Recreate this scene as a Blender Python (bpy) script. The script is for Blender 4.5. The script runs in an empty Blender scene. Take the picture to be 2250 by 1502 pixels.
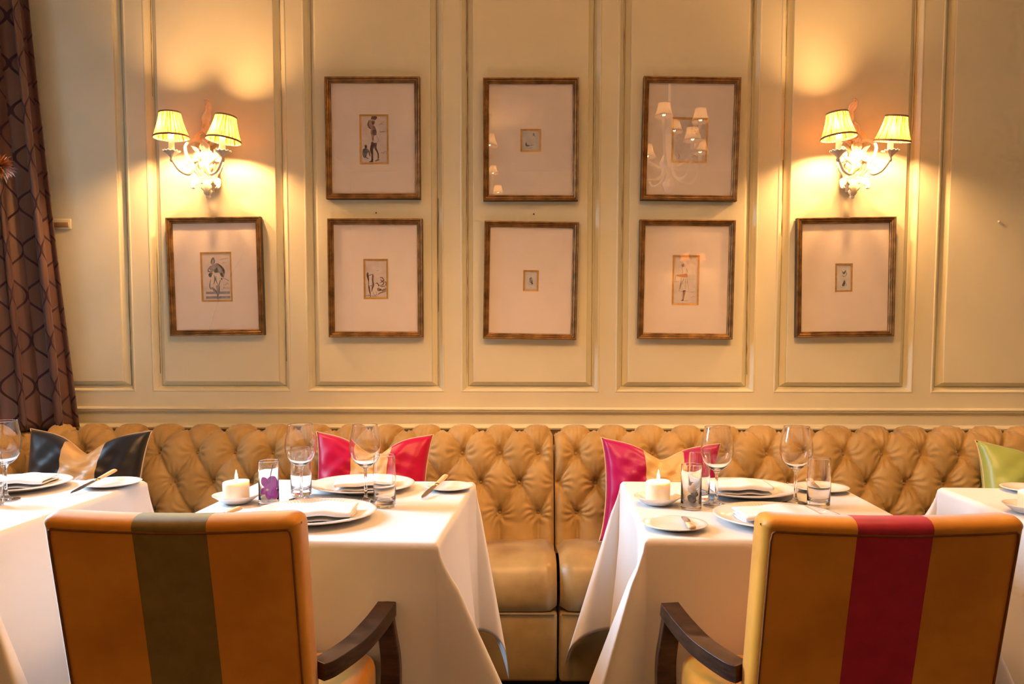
import bpy, bmesh, math, random
import numpy as np
from mathutils import Vector, Matrix
random.seed(7); rng = np.random.RandomState(7)
sc = bpy.context.scene
COL = sc.collection
PI = math.pi

# ------------------------------------------------------------------ camera
cd = bpy.data.cameras.new('camera'); cam = bpy.data.objects.new('camera', cd); COL.objects.link(cam)
cd.sensor_width = 36.0; cd.lens = 1750.0 / 2250.0 * 36.0; cd.shift_y = 111.0 / 2250.0; cd.clip_start = 0.05
_p, _yaw, _roll = math.atan(.0668), math.radians(.6), .0013
_f = Vector((-math.sin(_yaw) * math.cos(_p), math.cos(_yaw) * math.cos(_p), -math.sin(_p)))
_r = Vector((math.cos(_yaw), math.sin(_yaw), 0)); _u = _r.cross(_f)
_rr = _r * math.cos(_roll) + _u * math.sin(_roll); _uu = _u * math.cos(_roll) - _r * math.sin(_roll)
cam.matrix_world = Matrix(((_rr.x, _uu.x, -_f.x, 0), (_rr.y, _uu.y, -_f.y, 0), (_rr.z, _uu.z, -_f.z, 1.19), (0, 0, 0, 1)))
sc.camera = cam

# ------------------------------------------------------------------ world, daylight, exposure
w = bpy.data.worlds.new('overcast_sky'); sc.world = w; w.use_nodes = True
w.node_tree.nodes['Background'].inputs[0].default_value = (.62, .76, 1, 1)
w.node_tree.nodes['Background'].inputs[1].default_value = .12
ld = bpy.data.lights.new('window_daylight', 'AREA'); ld.shape = 'RECTANGLE'; ld.size = 1.1; ld.size_y = 1.5
ld.energy = 84; ld.spread = math.radians(92); ld.color = (.50, .74, 1.0)
lo = bpy.data.objects.new('window_daylight', ld); COL.objects.link(lo)
lo.location = (-2.50, 2.62, 2.00); lo.rotation_euler = Vector((1, -.48, -.38)).to_track_quat('-Z', 'Y').to_euler()
sc.view_settings.view_transform = 'Standard'; sc.view_settings.look = 'None'
sc.view_settings.gamma = 1; sc.view_settings.use_curve_mapping = False
sc.view_settings.exposure = 0.25
WARM = (1.0, .50, .19)
BULB_SCONCE, BULB_CHAND = 19.0, 21.0
cy = sc.cycles
cy.max_bounces = 18; cy.diffuse_bounces = 3; cy.glossy_bounces = 4; cy.transmission_bounces = 18; cy.transparent_max_bounces = 10
cy.use_adaptive_sampling = True; cy.adaptive_threshold = .12; cy.adaptive_min_samples = 16; cy.sample_clamp_indirect = 4.0

# ------------------------------------------------------------------ materials
def newmat(name):
    m = bpy.data.materials.new(name); m.use_nodes = True
    nt = m.node_tree; b = nt.nodes['Principled BSDF']
    return m, nt, b
def N(nt, t, **kw):
    n = nt.nodes.new(t)
    for k, v in kw.items(): setattr(n, k, v)
    return n
def ramp(nt, fac, stops):
    r = N(nt, 'ShaderNodeValToRGB'); el = r.color_ramp.elements
    while len(el) < len(stops): el.new(.5)
    for e, (p, c) in zip(el, stops): e.position = p; e.color = (*c, 1)
    nt.links.new(fac, r.inputs[0]); return r.outputs[0]
def noise(nt, scale, detail=3, rough=.5, coord='Object', stretch=None):
    tc = N(nt, 'ShaderNodeTexCoord'); src = tc.outputs[coord]
    if stretch:
        mp = N(nt, 'ShaderNodeMapping'); mp.inputs['Scale'].default_value = stretch
        nt.links.new(src, mp.inputs[0]); src = mp.outputs[0]
    n = N(nt, 'ShaderNodeTexNoise'); n.inputs['Scale'].default_value = scale
    n.inputs['Detail'].default_value = detail; n.inputs['Roughness'].default_value = rough
    nt.links.new(src, n.inputs['Vector']); return n.outputs[0]
def bump(nt, b, h, strength, dist):
    bp = N(nt, 'ShaderNodeBump'); bp.inputs['Strength'].default_value = strength; bp.inputs['Distance'].default_value = dist
    nt.links.new(h, bp.inputs['Height'])
    prev = b.inputs['Normal'].links
    if prev: nt.links.new(prev[0].from_socket, bp.inputs['Normal'])
    nt.links.new(bp.outputs[0], b.inputs['Normal'])
def surf(name, c1, c2=None, scale=8, rough=.5, metal=0, bs=0, bscale=60, bd=.002, sheen=0, stint=(1, 1, 1), srough=.4, spec=.5, stretch=None, lo=.35, hi=.65, bstretch=None, coat=0, sub=0):
    m, nt, b = newmat(name)
    if c2 is None: b.inputs['Base Color'].default_value = (*c1, 1)
    else: nt.links.new(ramp(nt, noise(nt, scale, 4, .55, stretch=stretch), [(lo, c1), (hi, c2)]), b.inputs['Base Color'])
    b.inputs['Roughness'].default_value = rough; b.inputs['Metallic'].default_value = metal
    b.inputs['Specular IOR Level'].default_value = spec
    if sheen:
        b.inputs['Sheen Weight'].default_value = sheen; b.inputs['Sheen Tint'].default_value = (*stint, 1); b.inputs['Sheen Roughness'].default_value = srough
    if coat: b.inputs['Coat Weight'].default_value = coat
    if sub:
        b.inputs['Subsurface Weight'].default_value = sub; b.inputs['Subsurface Radius'].default_value = (.02, .012, .006); b.inputs['Subsurface Scale'].default_value = .6
    if bs: bump(nt, b, noise(nt, bscale, 3, .6, stretch=bstretch), bs, bd)
    return m
def emis(name, c, s):
    m, nt, b = newmat(name); nt.nodes.remove(b); e = N(nt, 'ShaderNodeEmission'); tr = N(nt, 'ShaderNodeBsdfTransparent'); ad = N(nt, 'ShaderNodeAddShader')
    e.inputs[0].default_value = (*c, 1); e.inputs[1].default_value = s
    nt.links.new(e.outputs[0], ad.inputs[0]); nt.links.new(tr.outputs[0], ad.inputs[1]); nt.links.new(ad.outputs[0], nt.nodes['Material Output'].inputs[0])
    m.cycles.emission_sampling = 'NONE'; return m

M = {}
M['wall'] = surf('cream_wall_paint', (.66, .63, .44), (.70, .67, .47), 3, .42, bs=.10, bscale=140, bd=.0015, bstretch=(1, 1, .25))
M['ceiling'] = surf('white_ceiling_paint', (.80, .74, .64), (.84, .78, .68), 2, .7)
M['plain_wall'] = surf('ochre_wall_paint', (.62, .50, .32), (.68, .55, .36), 2, .6)
M['floor'] = surf('dark_carpet', (.06, .035, .025), (.11, .07, .045), 40, .95, bs=.4, bscale=300, bd=.004)
M['crack'] = surf('dark_crack', (.13, .08, .04), (.18, .11, .06), 30, .9)
M['gold_frame'] = surf('antique_gilt', (.10, .05, .015), (.32, .18, .058), 22, .38, .65, bs=.2, bscale=200, bd=.001, lo=.3, hi=.7)
M['frame_side'] = surf('dark_frame_wood', (.03, .02, .012), (.06, .035, .02), 20, .5)
M['fillet'] = surf('gold_fillet', (.50, .29, .07), (.62, .37, .10), 60, .4, .35)
M['mat'] = surf('cream_mount_board', (.78, .70, .61), (.81, .73, .64), 14, .8, bs=.04, bscale=300, bd=.0005)
M['paper'] = surf('aged_drawing_paper', (.60, .53, .48), (.70, .63, .57), 25, .85)
M['paper_blue'] = surf('grey_drawing_paper', (.52, .52, .50), (.62, .62, .60), 30, .85)
M['ink_brown'] = surf('brown_ink', (.060, .030, .035), (.17, .10, .095), 70, .8)
M['ink_mid'] = surf('sepia_wash', (.22, .13, .11), (.36, .24, .20), 60, .8)
M['ink_grey'] = surf('grey_ink_wash', (.03, .04, .05), (.16, .17, .18), 70, .8)
M['ink_light'] = surf('pale_grey_wash', (.22, .22, .24), (.34, .33, .34), 60, .8)
M['ink_white'] = surf('white_body_colour', (.62, .56, .50), (.72, .66, .6), 60, .8)
M['ink_red'] = surf('rust_wash', (.38, .13, .06), (.5, .2, .1), 60, .8)
M['sofa'] = surf('gold_velvet', (.36, .232, .077), (.45, .305, .118), 9, .55, bs=.08, bscale=260, bd=.001, sheen=.5, stint=(1, .93, .82), srough=.35, spec=.22)
M['sofa_worn'] = surf('worn_gold_velvet', (.225, .145, .050), (.35, .245, .097), 7, .36, bs=.08, bscale=220, bd=.001, sheen=.35, stint=(1, .9, .8), srough=.3, spec=.45, lo=.3, hi=.6)
M['sofa_dark'] = surf('dark_plinth', (.012, .008, .006), (.02, .014, .01), 20, .7)
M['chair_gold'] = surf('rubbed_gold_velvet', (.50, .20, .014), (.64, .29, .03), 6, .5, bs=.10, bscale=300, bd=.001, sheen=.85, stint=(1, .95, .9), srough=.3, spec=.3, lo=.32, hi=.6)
M['chair_seam'] = surf('painted_seam_shade', (.16, .055, .006), (.22, .08, .01), 20, .8)  # darker velvet tone, shade of the seam crease put into the colour
M['chair_olive'] = surf('olive_satin', (.16, .115, .022), (.19, .14, .03), 30, .5, bs=.06, bscale=400, bd=.0006, sheen=.25, stint=(.9, .95, .6))
M['chair_crimson'] = surf('crimson_satin', (.34, .008, .03), (.40, .012, .042), 30, .45, bs=.06, bscale=400, bd=.0006, sheen=.2, stint=(1, .4, .5))
M['wood'] = surf('dark_stained_wood', (.020, .010, .007), (.055, .028, .018), 12, .30, stretch=(2, 2, 12), bs=.05, bscale=90, spec=.5)
M['cloth'] = surf('white_linen', (.75, .735, .72), (.78, .765, .75), 5, .8, bs=.22, bscale=7, bd=.006, sheen=.15, spec=.2)
bump(M['cloth'].node_tree, M['cloth'].node_tree.nodes['Principled BSDF'], noise(M['cloth'].node_tree, 420, 2, .5), .10, .0006)
M['napkin'] = surf('white_napkin', (.86, .85, .84), (.88, .87, .86), 20, .85, bs=.15, bscale=60, bd=.001, spec=.2)
M['china'] = surf('glazed_china', (.84, .81, .77), (.86, .83, .79), 20, .14, spec=.55, coat=.3)
M['steel'] = surf('polished_steel', (.55, .53, .50), (.65, .62, .58), 60, .2, 1)
M['bone'] = surf('bone_handle', (.62, .40, .20), (.72, .50, .27), 20, .35, stretch=(1, 1, 1))
M['ferrule'] = surf('brass_ferrule', (.70, .48, .20), (.78, .55, .26), 60, .25, 1)
M['wax'] = surf('ivory_wax', (.90, .80, .60), (.93, .84, .66), 6, .45, sub=.7)
M['wick'] = surf('charred_wick', (.02, .015, .01), (.05, .03, .02), 60, .9)
M['flame'] = emis('candle_flame', (1, .62, .20), 14)
M['bulb'] = emis('lit_bulb', (1, .66, .30), 22)
M['satin_black'] = surf('black_satin', (.007, .008, .010), (.012, .013, .016), 6, .36, bs=.12, bscale=14, bd=.006, sheen=.4, stint=(.75, .82, .9), srough=.45, spec=.35)
M['satin_pink'] = surf('raspberry_satin', (.42, .002, .035), (.48, .004, .06), 5, .33, bs=.12, bscale=14, bd=.006, sheen=.22, stint=(1, .35, .85), srough=.4, spec=.25)
M['satin_magenta'] = surf('magenta_satin', (.33, .003, .07), (.40, .006, .11), 5, .33, bs=.12, bscale=14, bd=.006, sheen=.22, stint=(1, .4, .95), srough=.4, spec=.25)
M['satin_green'] = surf('lime_satin', (.30, .40, .08), (.36, .44, .10), 5, .35, bs=.12, bscale=14, bd=.006, sheen=.4, stint=(.75, 1, .8), srough=.4)
M['satin_gold'] = surf('gold_taffeta', (.58, .37, .14), (.66, .43, .17), 8, .36, bs=.12, bscale=20, bd=.005, sheen=.3, stint=(1, .95, .85))
M['piping'] = surf('cream_piping', (.66, .50, .30), (.72, .56, .35), 40, .6)
M['sconce'] = surf('cream_gilt_plaster', (.74, .60, .40), (.86, .77, .60), 30, .45, bs=.25, bscale=90, bd=.002)
M['sconce_dark'] = surf('aged_silver_paint', (.48, .40, .33), (.62, .53, .43), 40, .5)
M['sleeve'] = surf('candle_sleeve_card', (.86, .78, .62), (.9, .82, .68), 20, .6)
M['trim_tape'] = surf('grey_shade_trim', (.17, .13, .12), (.22, .17, .15), 60, .8)
M['petal'] = surf('orchid_petal', (.36, .03, .42), (.55, .05, .50), 30, .5, sheen=.2)
M['orchid_core'] = surf('orchid_throat', (.8, .6, .2), (.85, .7, .5), 60, .5)
M['stem'] = surf('dark_stem', (.03, .025, .02), (.07, .055, .03), 50, .6)
M['shell'] = surf('pale_shell', (.60, .47, .34), (.78, .65, .5), 60, .5)
M['shell_dark'] = surf('grey_pod', (.08, .07, .07), (.22, .18, .14), 60, .6)
M['mum'] = surf('dried_orange_petal', (.30, .10, .02), (.52, .22, .05), 60, .7)
M['brass'] = surf('aged_brass', (.42, .28, .12), (.52, .36, .17), 40, .4, .6)
M['white_paint'] = surf('white_gloss_paint', (.78, .76, .72), (.82, .80, .76), 10, .4)
M['ceramic'] = surf('stone_vase', (.35, .30, .25), (.45, .39, .33), 12, .5)

def mk_glass():
    m, nt, b = newmat('clear_glass'); b.inputs['Base Color'].default_value = (1, 1, 1, 1)
    b.inputs['Roughness'].default_value = 0; b.inputs['IOR'].default_value = 1.47; b.inputs['Transmission Weight'].default_value = 1
    return m
M['glass'] = mk_glass()
def mk_pane(name):
    m, nt, b = newmat(name); nt.nodes.remove(b); out = nt.nodes['Material Output']
    lw = N(nt, 'ShaderNodeLayerWeight'); lw.inputs[0].default_value = .5
    pw = N(nt, 'ShaderNodeMath', operation='POWER'); pw.inputs[1].default_value = 5; nt.links.new(lw.outputs['Facing'], pw.inputs[0])
    fr = N(nt, 'ShaderNodeMath', operation='MULTIPLY_ADD'); fr.inputs[1].default_value = .9; fr.inputs[2].default_value = .10; nt.links.new(pw.outputs[0], fr.inputs[0])
    tr = N(nt, 'ShaderNodeBsdfTransparent'); gl = N(nt, 'ShaderNodeBsdfGlossy'); gl.inputs['Roughness'].default_value = 0.0
    mx = N(nt, 'ShaderNodeMixShader'); mul = N(nt, 'ShaderNodeMath', operation='MULTIPLY'); mul.inputs[1].default_value = 1.0
    nt.links.new(fr.outputs[0], mul.inputs[0]); nt.links.new(mul.outputs[0], mx.inputs[0])
    nt.links.new(tr.outputs[0], mx.inputs[1]); nt.links.new(gl.outputs[0], mx.inputs[2]); nt.links.new(mx.outputs[0], out.inputs[0])
    return m
M['pane'] = mk_pane('picture_glass')
def mk_shade(name, ca, cb, through=.5):
    m, nt, b = newmat(name); nt.nodes.remove(b); out = nt.nodes['Material Output']
    tc = N(nt, 'ShaderNodeTexCoord'); mp = N(nt, 'ShaderNodeMapping'); mp.inputs['Scale'].default_value = (34, .6, 1)
    nt.links.new(tc.outputs['UV'], mp.inputs[0]); n = N(nt, 'ShaderNodeTexNoise'); n.inputs['Scale'].default_value = 1.6; n.inputs['Detail'].default_value = 3
    nt.links.new(mp.outputs[0], n.inputs['Vector'])
    col = ramp(nt, n.outputs[0], [(.40, ca), (.62, cb)])
    df = N(nt, 'ShaderNodeBsdfDiffuse'); tl = N(nt, 'ShaderNodeBsdfTranslucent'); mx = N(nt, 'ShaderNodeMixShader'); mx.inputs[0].default_value = through
    nt.links.new(col, df.inputs[0]); nt.links.new(col, tl.inputs[0]); nt.links.new(df.outputs[0], mx.inputs[1]); nt.links.new(tl.outputs[0], mx.inputs[2])
    nt.links.new(mx.outputs[0], out.inputs[0]); return m
M['shade'] = mk_shade('pleated_amber_silk', (.07, .018, .001), (.50, .26, .06))
M['shade_pale'] = mk_shade('pleated_cream_silk', (.62, .46, .28), (.92, .78, .55), .75)
def mk_curtain():
    m, nt, b = newmat('bronze_silk_with_velvet_ogee')
    tc = N(nt, 'ShaderNodeTexCoord'); sp = N(nt, 'ShaderNodeSeparateXYZ'); nt.links.new(tc.outputs['UV'], sp.inputs[0])
    def mth(op, a, bb=None, c=None):
        n = N(nt, 'ShaderNodeMath', operation=op)
        for i, v in enumerate((a, bb, c)):
            if v is None: continue
            if isinstance(v, (int, float)): n.inputs[i].default_value = v
            else: nt.links.new(v, n.inputs[i])
        return n.outputs[0]
    U = mth('DIVIDE', sp.outputs[0], .058); V = mth('DIVIDE', sp.outputs[1], .175)
    f = mth('MULTIPLY', mth('SINE', mth('MULTIPLY', V, 2 * PI)), .47)
    d1 = mth('ABSOLUTE', mth('WRAP', mth('SUBTRACT', U, f), 1.0, -1.0))
    d2 = mth('ABSOLUTE', mth('WRAP', mth('ADD', mth('ADD', U, 1.0), f), 1.0, -1.0))
    d = mth('MINIMUM', d1, d2)
    mask = N(nt, 'ShaderNodeMapRange'); mask.inputs['From Min'].default_value = .075; mask.inputs['From Max'].default_value = .10
    mask.inputs['To Min'].default_value = 1; mask.inputs['To Max'].default_value = 0; nt.links.new(d, mask.inputs[0])
    silk = ramp(nt, noise(nt, 30, 3, .5, stretch=(1, 1, .1)), [(.3, (.065, .032, .026)), (.7, (.12, .062, .044))])
    mix = N(nt, 'ShaderNodeMix', data_type='RGBA'); nt.links.new(mask.outputs[0], mix.inputs[0]); nt.links.new(silk, mix.inputs[6]); mix.inputs[7].default_value = (.022, .004, .012, 1)
    nt.links.new(mix.outputs[2], b.inputs['Base Color'])
    rr = N(nt, 'ShaderNodeMapRange'); rr.inputs['To Min'].default_value = .33; rr.inputs['To Max'].default_value = .9; nt.links.new(mask.outputs[0], rr.inputs[0]); nt.links.new(rr.outputs[0], b.inputs['Roughness'])
    b.inputs['Sheen Weight'].default_value = .25; b.inputs['Sheen Tint'].default_value = (.8, .6, .7, 1)
    bump(nt, b, mask.outputs[0], .5, .002); return m
M['curtain'] = mk_curtain()

# ------------------------------------------------------------------ mesh helpers
def link(o, parent=None):
    COL.objects.link(o)
    if parent is not None: o.parent = parent
    return o
def mesh(name, verts, faces, mat, parent=None, smooth=True, loc=None, rot=None, uv=None):
    me = bpy.data.meshes.new(name)
    me.from_pydata([tuple(map(float, v)) for v in verts], [], [tuple(map(int, f)) for f in faces])
    if uv is not None:
        ul = me.uv_layers.new(name='UVMap'); li = np.empty(len(me.loops), dtype=np.int32); me.loops.foreach_get('vertex_index', li)
        ul.data.foreach_set('uv', np.asarray(uv, dtype=np.float32)[li].ravel())
    me.materials.append(M[mat] if isinstance(mat, str) else mat)
    if smooth: me.polygons.foreach_set('use_smooth', [True] * len(me.polygons))
    me.update()
    o = bpy.data.objects.new(name, me); link(o, parent)
    if loc: o.location = loc
    if rot: o.rotation_euler = rot
    return o
def thing(name, label, cat, loc=(0, 0, 0), rotz=0, group=None, kind=None):
    o = bpy.data.objects.new(name, None); o.empty_display_size = .05; link(o); o.location = loc; o.rotation_euler = (0, 0, rotz)
    tag(o, label, cat, group, kind); return o
def tag(o, label=None, cat=None, group=None, kind=None):
    if label: o['label'] = label
    if cat: o['category'] = cat
    if group: o['group'] = group
    if kind: o['kind'] = kind
    return o
def grid_faces(nu, nv, wrapu=False):
    fs = []
    for j in range(nv - 1):
        for i in range(nu if wrapu else nu - 1):
            a = j * nu + i; b = j * nu + (i + 1) % nu
            fs.append((a, b, b + nu, a + nu))
    return fs
def grid(name, P, mat, parent=None, wrapu=False, flip=False, **kw):      # P [nv,nu,3]
    nv, nu = P.shape[:2]; fs = grid_faces(nu, nv, wrapu)
    if flip: fs = [f[::-1] for f in fs]
    return mesh(name, P.reshape(-1, 3), fs, mat, parent, **kw)
def lathe(prof, seg=48, rfun=None):
    prof = np.array(prof, float); th = np.linspace(0, 2 * PI, seg, endpoint=False); V = []
    for k, (r, z) in enumerate(prof):
        for t in th:
            rr, zz = (r, z) if rfun is None else rfun(r, z, t, k)
            V.append((rr * math.cos(t), rr * math.sin(t), zz))
    return np.array(V), grid_faces(seg, len(prof), True)
def lathe_obj(name, prof, mat, parent=None, seg=48, rfun=None, **kw):
    v, f = lathe(prof, seg, rfun); return mesh(name, v, f, mat, parent, **kw)
def box_data(x0, x1, y0, y1, z0, z1):
    v = [(x0, y0, z0), (x1, y0, z0), (x1, y1, z0), (x0, y1, z0), (x0, y0, z1), (x1, y0, z1), (x1, y1, z1), (x0, y1, z1)]
    return v, [(0, 3, 2, 1), (4, 5, 6, 7), (0, 1, 5, 4), (1, 2, 6, 5), (2, 3, 7, 6), (3, 0, 4, 7)]
def box(name, x0, x1, y0, y1, z0, z1, mat, parent=None, bevel=0, seg=2, **kw):
    v, f = box_data(x0, x1, y0, y1, z0, z1); o = mesh(name, v, f, mat, parent, smooth=bevel > 0, **kw)
    if bevel: bev(o, bevel, seg)
    return o
def bev(o, wdt, seg=2, ang=35):
    m = o.modifiers.new('bevel', 'BEVEL'); m.width = wdt; m.segments = seg; m.limit_method = 'ANGLE'; m.angle_limit = math.radians(ang); m.harden_normals = False
    return o
def spline(pts, n):
    P = np.array(pts, float); k = len(P); t = np.linspace(0, k - 1, n); out = []
    for s in t:
        i = min(int(s), k - 2); u = s - i
        p0 = P[max(i - 1, 0)]; p1 = P[i]; p2 = P[i + 1]; p3 = P[min(i + 2, k - 1)]
        out.append(.5 * ((2 * p1) + (-p0 + p2) * u + (2 * p0 - 5 * p1 + 4 * p2 - p3) * u * u + (-p0 + 3 * p1 - 3 * p2 + p3) * u ** 3))
    return np.array(out)
def sweep(path, rad, sides=8, closed=False, sect=None, up=(0, 0, 1)):
    path = np.array(path, float); n = len(path); rad = np.broadcast_to(np.array(rad, float), (n,))
    up = np.array(up, float); V = []
    for i in range(n):
        a = path[(i - 1) % n] if (closed or i > 0) else path[0]; b = path[(i + 1) % n] if (closed or i < n - 1) else path[-1]
        T = b - a; T /= (np.linalg.norm(T) + 1e-9)
        S = np.cross(T, up)
        if np.linalg.norm(S) < 1e-3: S = np.cross(T, (0, 1, 0.01))
        S /= np.linalg.norm(S); U = np.cross(S, T)
        if sect is None:
            for k in range(sides):
                th = 2 * PI * k / sides; V.append(path[i] + rad[i] * (math.cos(th) * S + math.sin(th) * U))
        else:
            for (sx, sy) in sect: V.append(path[i] + rad[i] * (sx * S + sy * U))
    ns = sides if sect is None else len(sect); F = grid_faces(ns, n, True)
    if closed: F += [((n - 1) * ns + k, (n - 1) * ns + (k + 1) % ns, (k + 1) % ns, k) for k in range(ns)]
    else: F += [tuple(range(ns))[::-1], tuple((n - 1) * ns + k for k in range(ns))]
    return np.array(V), F
def tube(name, path, rad, mat, parent=None, sides=8, closed=False, sect=None, up=(0, 0, 1), **kw):
    v, f = sweep(path, rad, sides, closed, sect, up); return mesh(name, v, f, mat, parent, **kw)
def copy_tree(o, parent=None):
    c = o.copy(); COL.objects.link(c); c.parent = parent
    for ch in list(o.children): copy_tree(ch, c)
    return c
def lamp(name, loc, energy, parent=None, rad=.012, col=WARM):
    l = bpy.data.lights.new(name, 'POINT'); l.energy = energy; l.color = col; l.shadow_soft_size = rad
    o = bpy.data.objects.new(name, l); link(o, parent); o.location = loc; return o

# ------------------------------------------------------------------ the room
XL, XR, YB, YF, ZC = -2.10, 3.40, 3.2, -3.6, 3.25
tag(box('floor', XL - .2, XR + .2, YF - .2, YB + .2, -.1, 0, 'floor'), kind='structure')
tag(box('ceiling', XL - .2, XR + .2, YF - .2, YB + .2, ZC, ZC + .1, 'ceiling'), kind='structure')
tag(box('wall_right', XR, XR + .15, YF - .2, YB + .2, 0, ZC, 'plain_wall'), kind='structure')
tag(box('wall_front', XL - .2, XR, YF - .15, YF, 0, ZC, 'plain_wall'), kind='structure')
WY0, WY1, WZ0, WZ1 = 1.90, 2.96, .93, 2.85
wl = tag(box('wall_left', XL - .15, XL, YF, WY0, 0, ZC, 'plain_wall'), kind='structure')
box('wall_pier', XL - .15, XL, WY1, YB + .2, 0, ZC, 'plain_wall', wl)
box('wall_apron', XL - .15, XL, WY0, WY1, 0, WZ0, 'plain_wall', wl)
box('wall_lintel', XL - .15, XL, WY0, WY1, WZ1, ZC, 'plain_wall', wl)
wn = bpy.data.objects.new('window_1', None); link(wn); tag(wn, kind='structure')
for (y0, y1, z0, z1) in ((WY0, WY0 + .05, WZ0, WZ1), (WY1 - .05, WY1, WZ0, WZ1), (WY0 + .05, WY1 - .05, WZ0, WZ0 + .05), (WY0 + .05, WY1 - .05, WZ1 - .05, WZ1)):
    box('window_frame', XL - .11, XL - .05, y0, y1, z0, z1, 'white_paint', wn, .006)
box('mullion', XL - .10, XL - .06, 2.415, 2.445, WZ0 + .05, WZ1 - .05, 'white_paint', wn, .004)
box('window_sill', XL - .15, XL + .04, WY0 - .04, WY1 + .04, WZ0 - .035, WZ0 - .002, 'white_paint', wn, .006)
for (y0, y1) in ((WY0 + .05, 2.415), (2.445, WY1 - .05)):
    box('pane', XL - .083, XL - .079, y0, y1, WZ0 + .05, WZ1 - .05, 'pane', wn)

# back wall with raised panels
wb = tag(box('wall_back', XL - .15, XR + .15, YB + .042, YB + .2, 0, ZC, 'wall'), kind='structure')
ZB, ZT = .978, 3.02
PX = [(-2.10, -1.556), (-1.487, -.924), (-.860, -.305), (-.239, .316), (.381, .939), (1.015, 1.570), (1.642, 2.197), (2.266, 2.822), (2.89, 3.40)]
def rings(x0, x1, z0, z1, spec):
    V, F = [], []
    for (i, y) in spec:
        k = i * .8
        V += [(x0 + i, y, z0 + k), (x1 - i, y, z0 + k), (x1 - i, y, z1 - k), (x0 + i, y, z1 - k)]
    for r in range(len(spec) - 1):
        for e in range(4): F.append((r * 4 + e, r * 4 + (e + 1) % 4, r * 4 + 4 + (e + 1) % 4, r * 4 + 4 + e))
    return V, F
for k, (x0, x1) in enumerate(PX):
    V, F = rings(x0, x1, ZB, ZT, [(0, YB), (.003, YB - .002), (.007, YB - .0015), (.012, YB + 0.0048), (.019, YB + 0.0128), (.024, YB + 0.0232), (.028, YB + 0.0272)])
    mesh('moulding', V, F, 'wall', wb, smooth=False)
    V, F = rings(x0, x1, ZB, ZT, [(.0275, YB + 0.0336), (.0295, YB + 0.0264), (.049, YB + 0.0120), (.0505, YB + 0.0040), (.052, YB + 0.0032)])
    n = len(V); F.append((n - 4, n - 3, n - 2, n - 1))
    mesh('panel', V, F, 'wall', wb, smooth=False)
    xn = PX[k + 1][0] if k + 1 < len(PX) else None
    if xn is not None: box('stile', x1, xn, YB, YB + .045, ZB, ZT, 'wall', wb)
box('rail', XL, XR, YB, YB + .045, .905, ZB, 'wall', wb)
box('rail', XL, XR, YB, YB + .045, ZT, ZC, 'wall', wb)
box('dado_board', XL, XR, YB + .006, YB + .045, 0, .905, 'wall', wb)
def moulding_run(name, prof):
    V = [(x, YB + y, z) for x in (XL, XR) for (y, z) in prof]; n = len(prof)
    F = [(i, i + 1, n + i + 1, n + i) for i in range(n - 1)] + [tuple(range(n))[::-1], tuple(range(n, 2 * n))]
    return tag(mesh(name, V, F, 'wall', None, smooth=False), kind='structure')
moulding_run('trim_1', [(.006, .9165), (-.004, .9165), (-.013, .912), (-.014, .9075), (-.009, .906), (-.010, .9015), (-.006, .8975), (.006, .896)])
moulding_run('trim_2', [(.006, .850), (-.006, .848), (-.022, .842), (-.026, .836), (-.024, .830), (-.010, .824), (.006, .822)])
# hairline cracks along the panel grooves
def crack(x, z0, z1, seed, wd=.0011):
    r = np.random.RandomState(seed); n = max(6, int((z1 - z0) / .03)); zz = np.linspace(z0, z1, n); xx = x + np.cumsum(r.randn(n)) * .0007
    V, F = [], []
    for i in range(n):
        wv = wd * (.3 + r.rand()); V += [(xx[i] - wv, YB + .020, zz[i]), (xx[i] + wv, YB + .020, zz[i])]
        if i: F.append((2 * i - 2, 2 * i - 1, 2 * i + 1, 2 * i))
    mesh('paint_crack', V, F, 'crack', wb, smooth=False)
for i, (x, z0, z1) in enumerate([(-1.5795, 1.0, 2.6), (-1.4625, 1.05, 1.62), (-1.4625, 2.15, 2.6), (-.948, 1.1, 1.9), (-.948, 2.25, 2.6), (-.214, 1.05, 2.6), (-.33, 1.3, 1.75), (.404, 1.5, 2.6), (.914, 1.05, 1.5), (.914, 2.3, 2.6), (1.04, 2.3, 2.6), (1.546, 2.0, 2.6), (1.04, 1.6, 1.9)]): crack(x, z0, z1, 50 + i)

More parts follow.
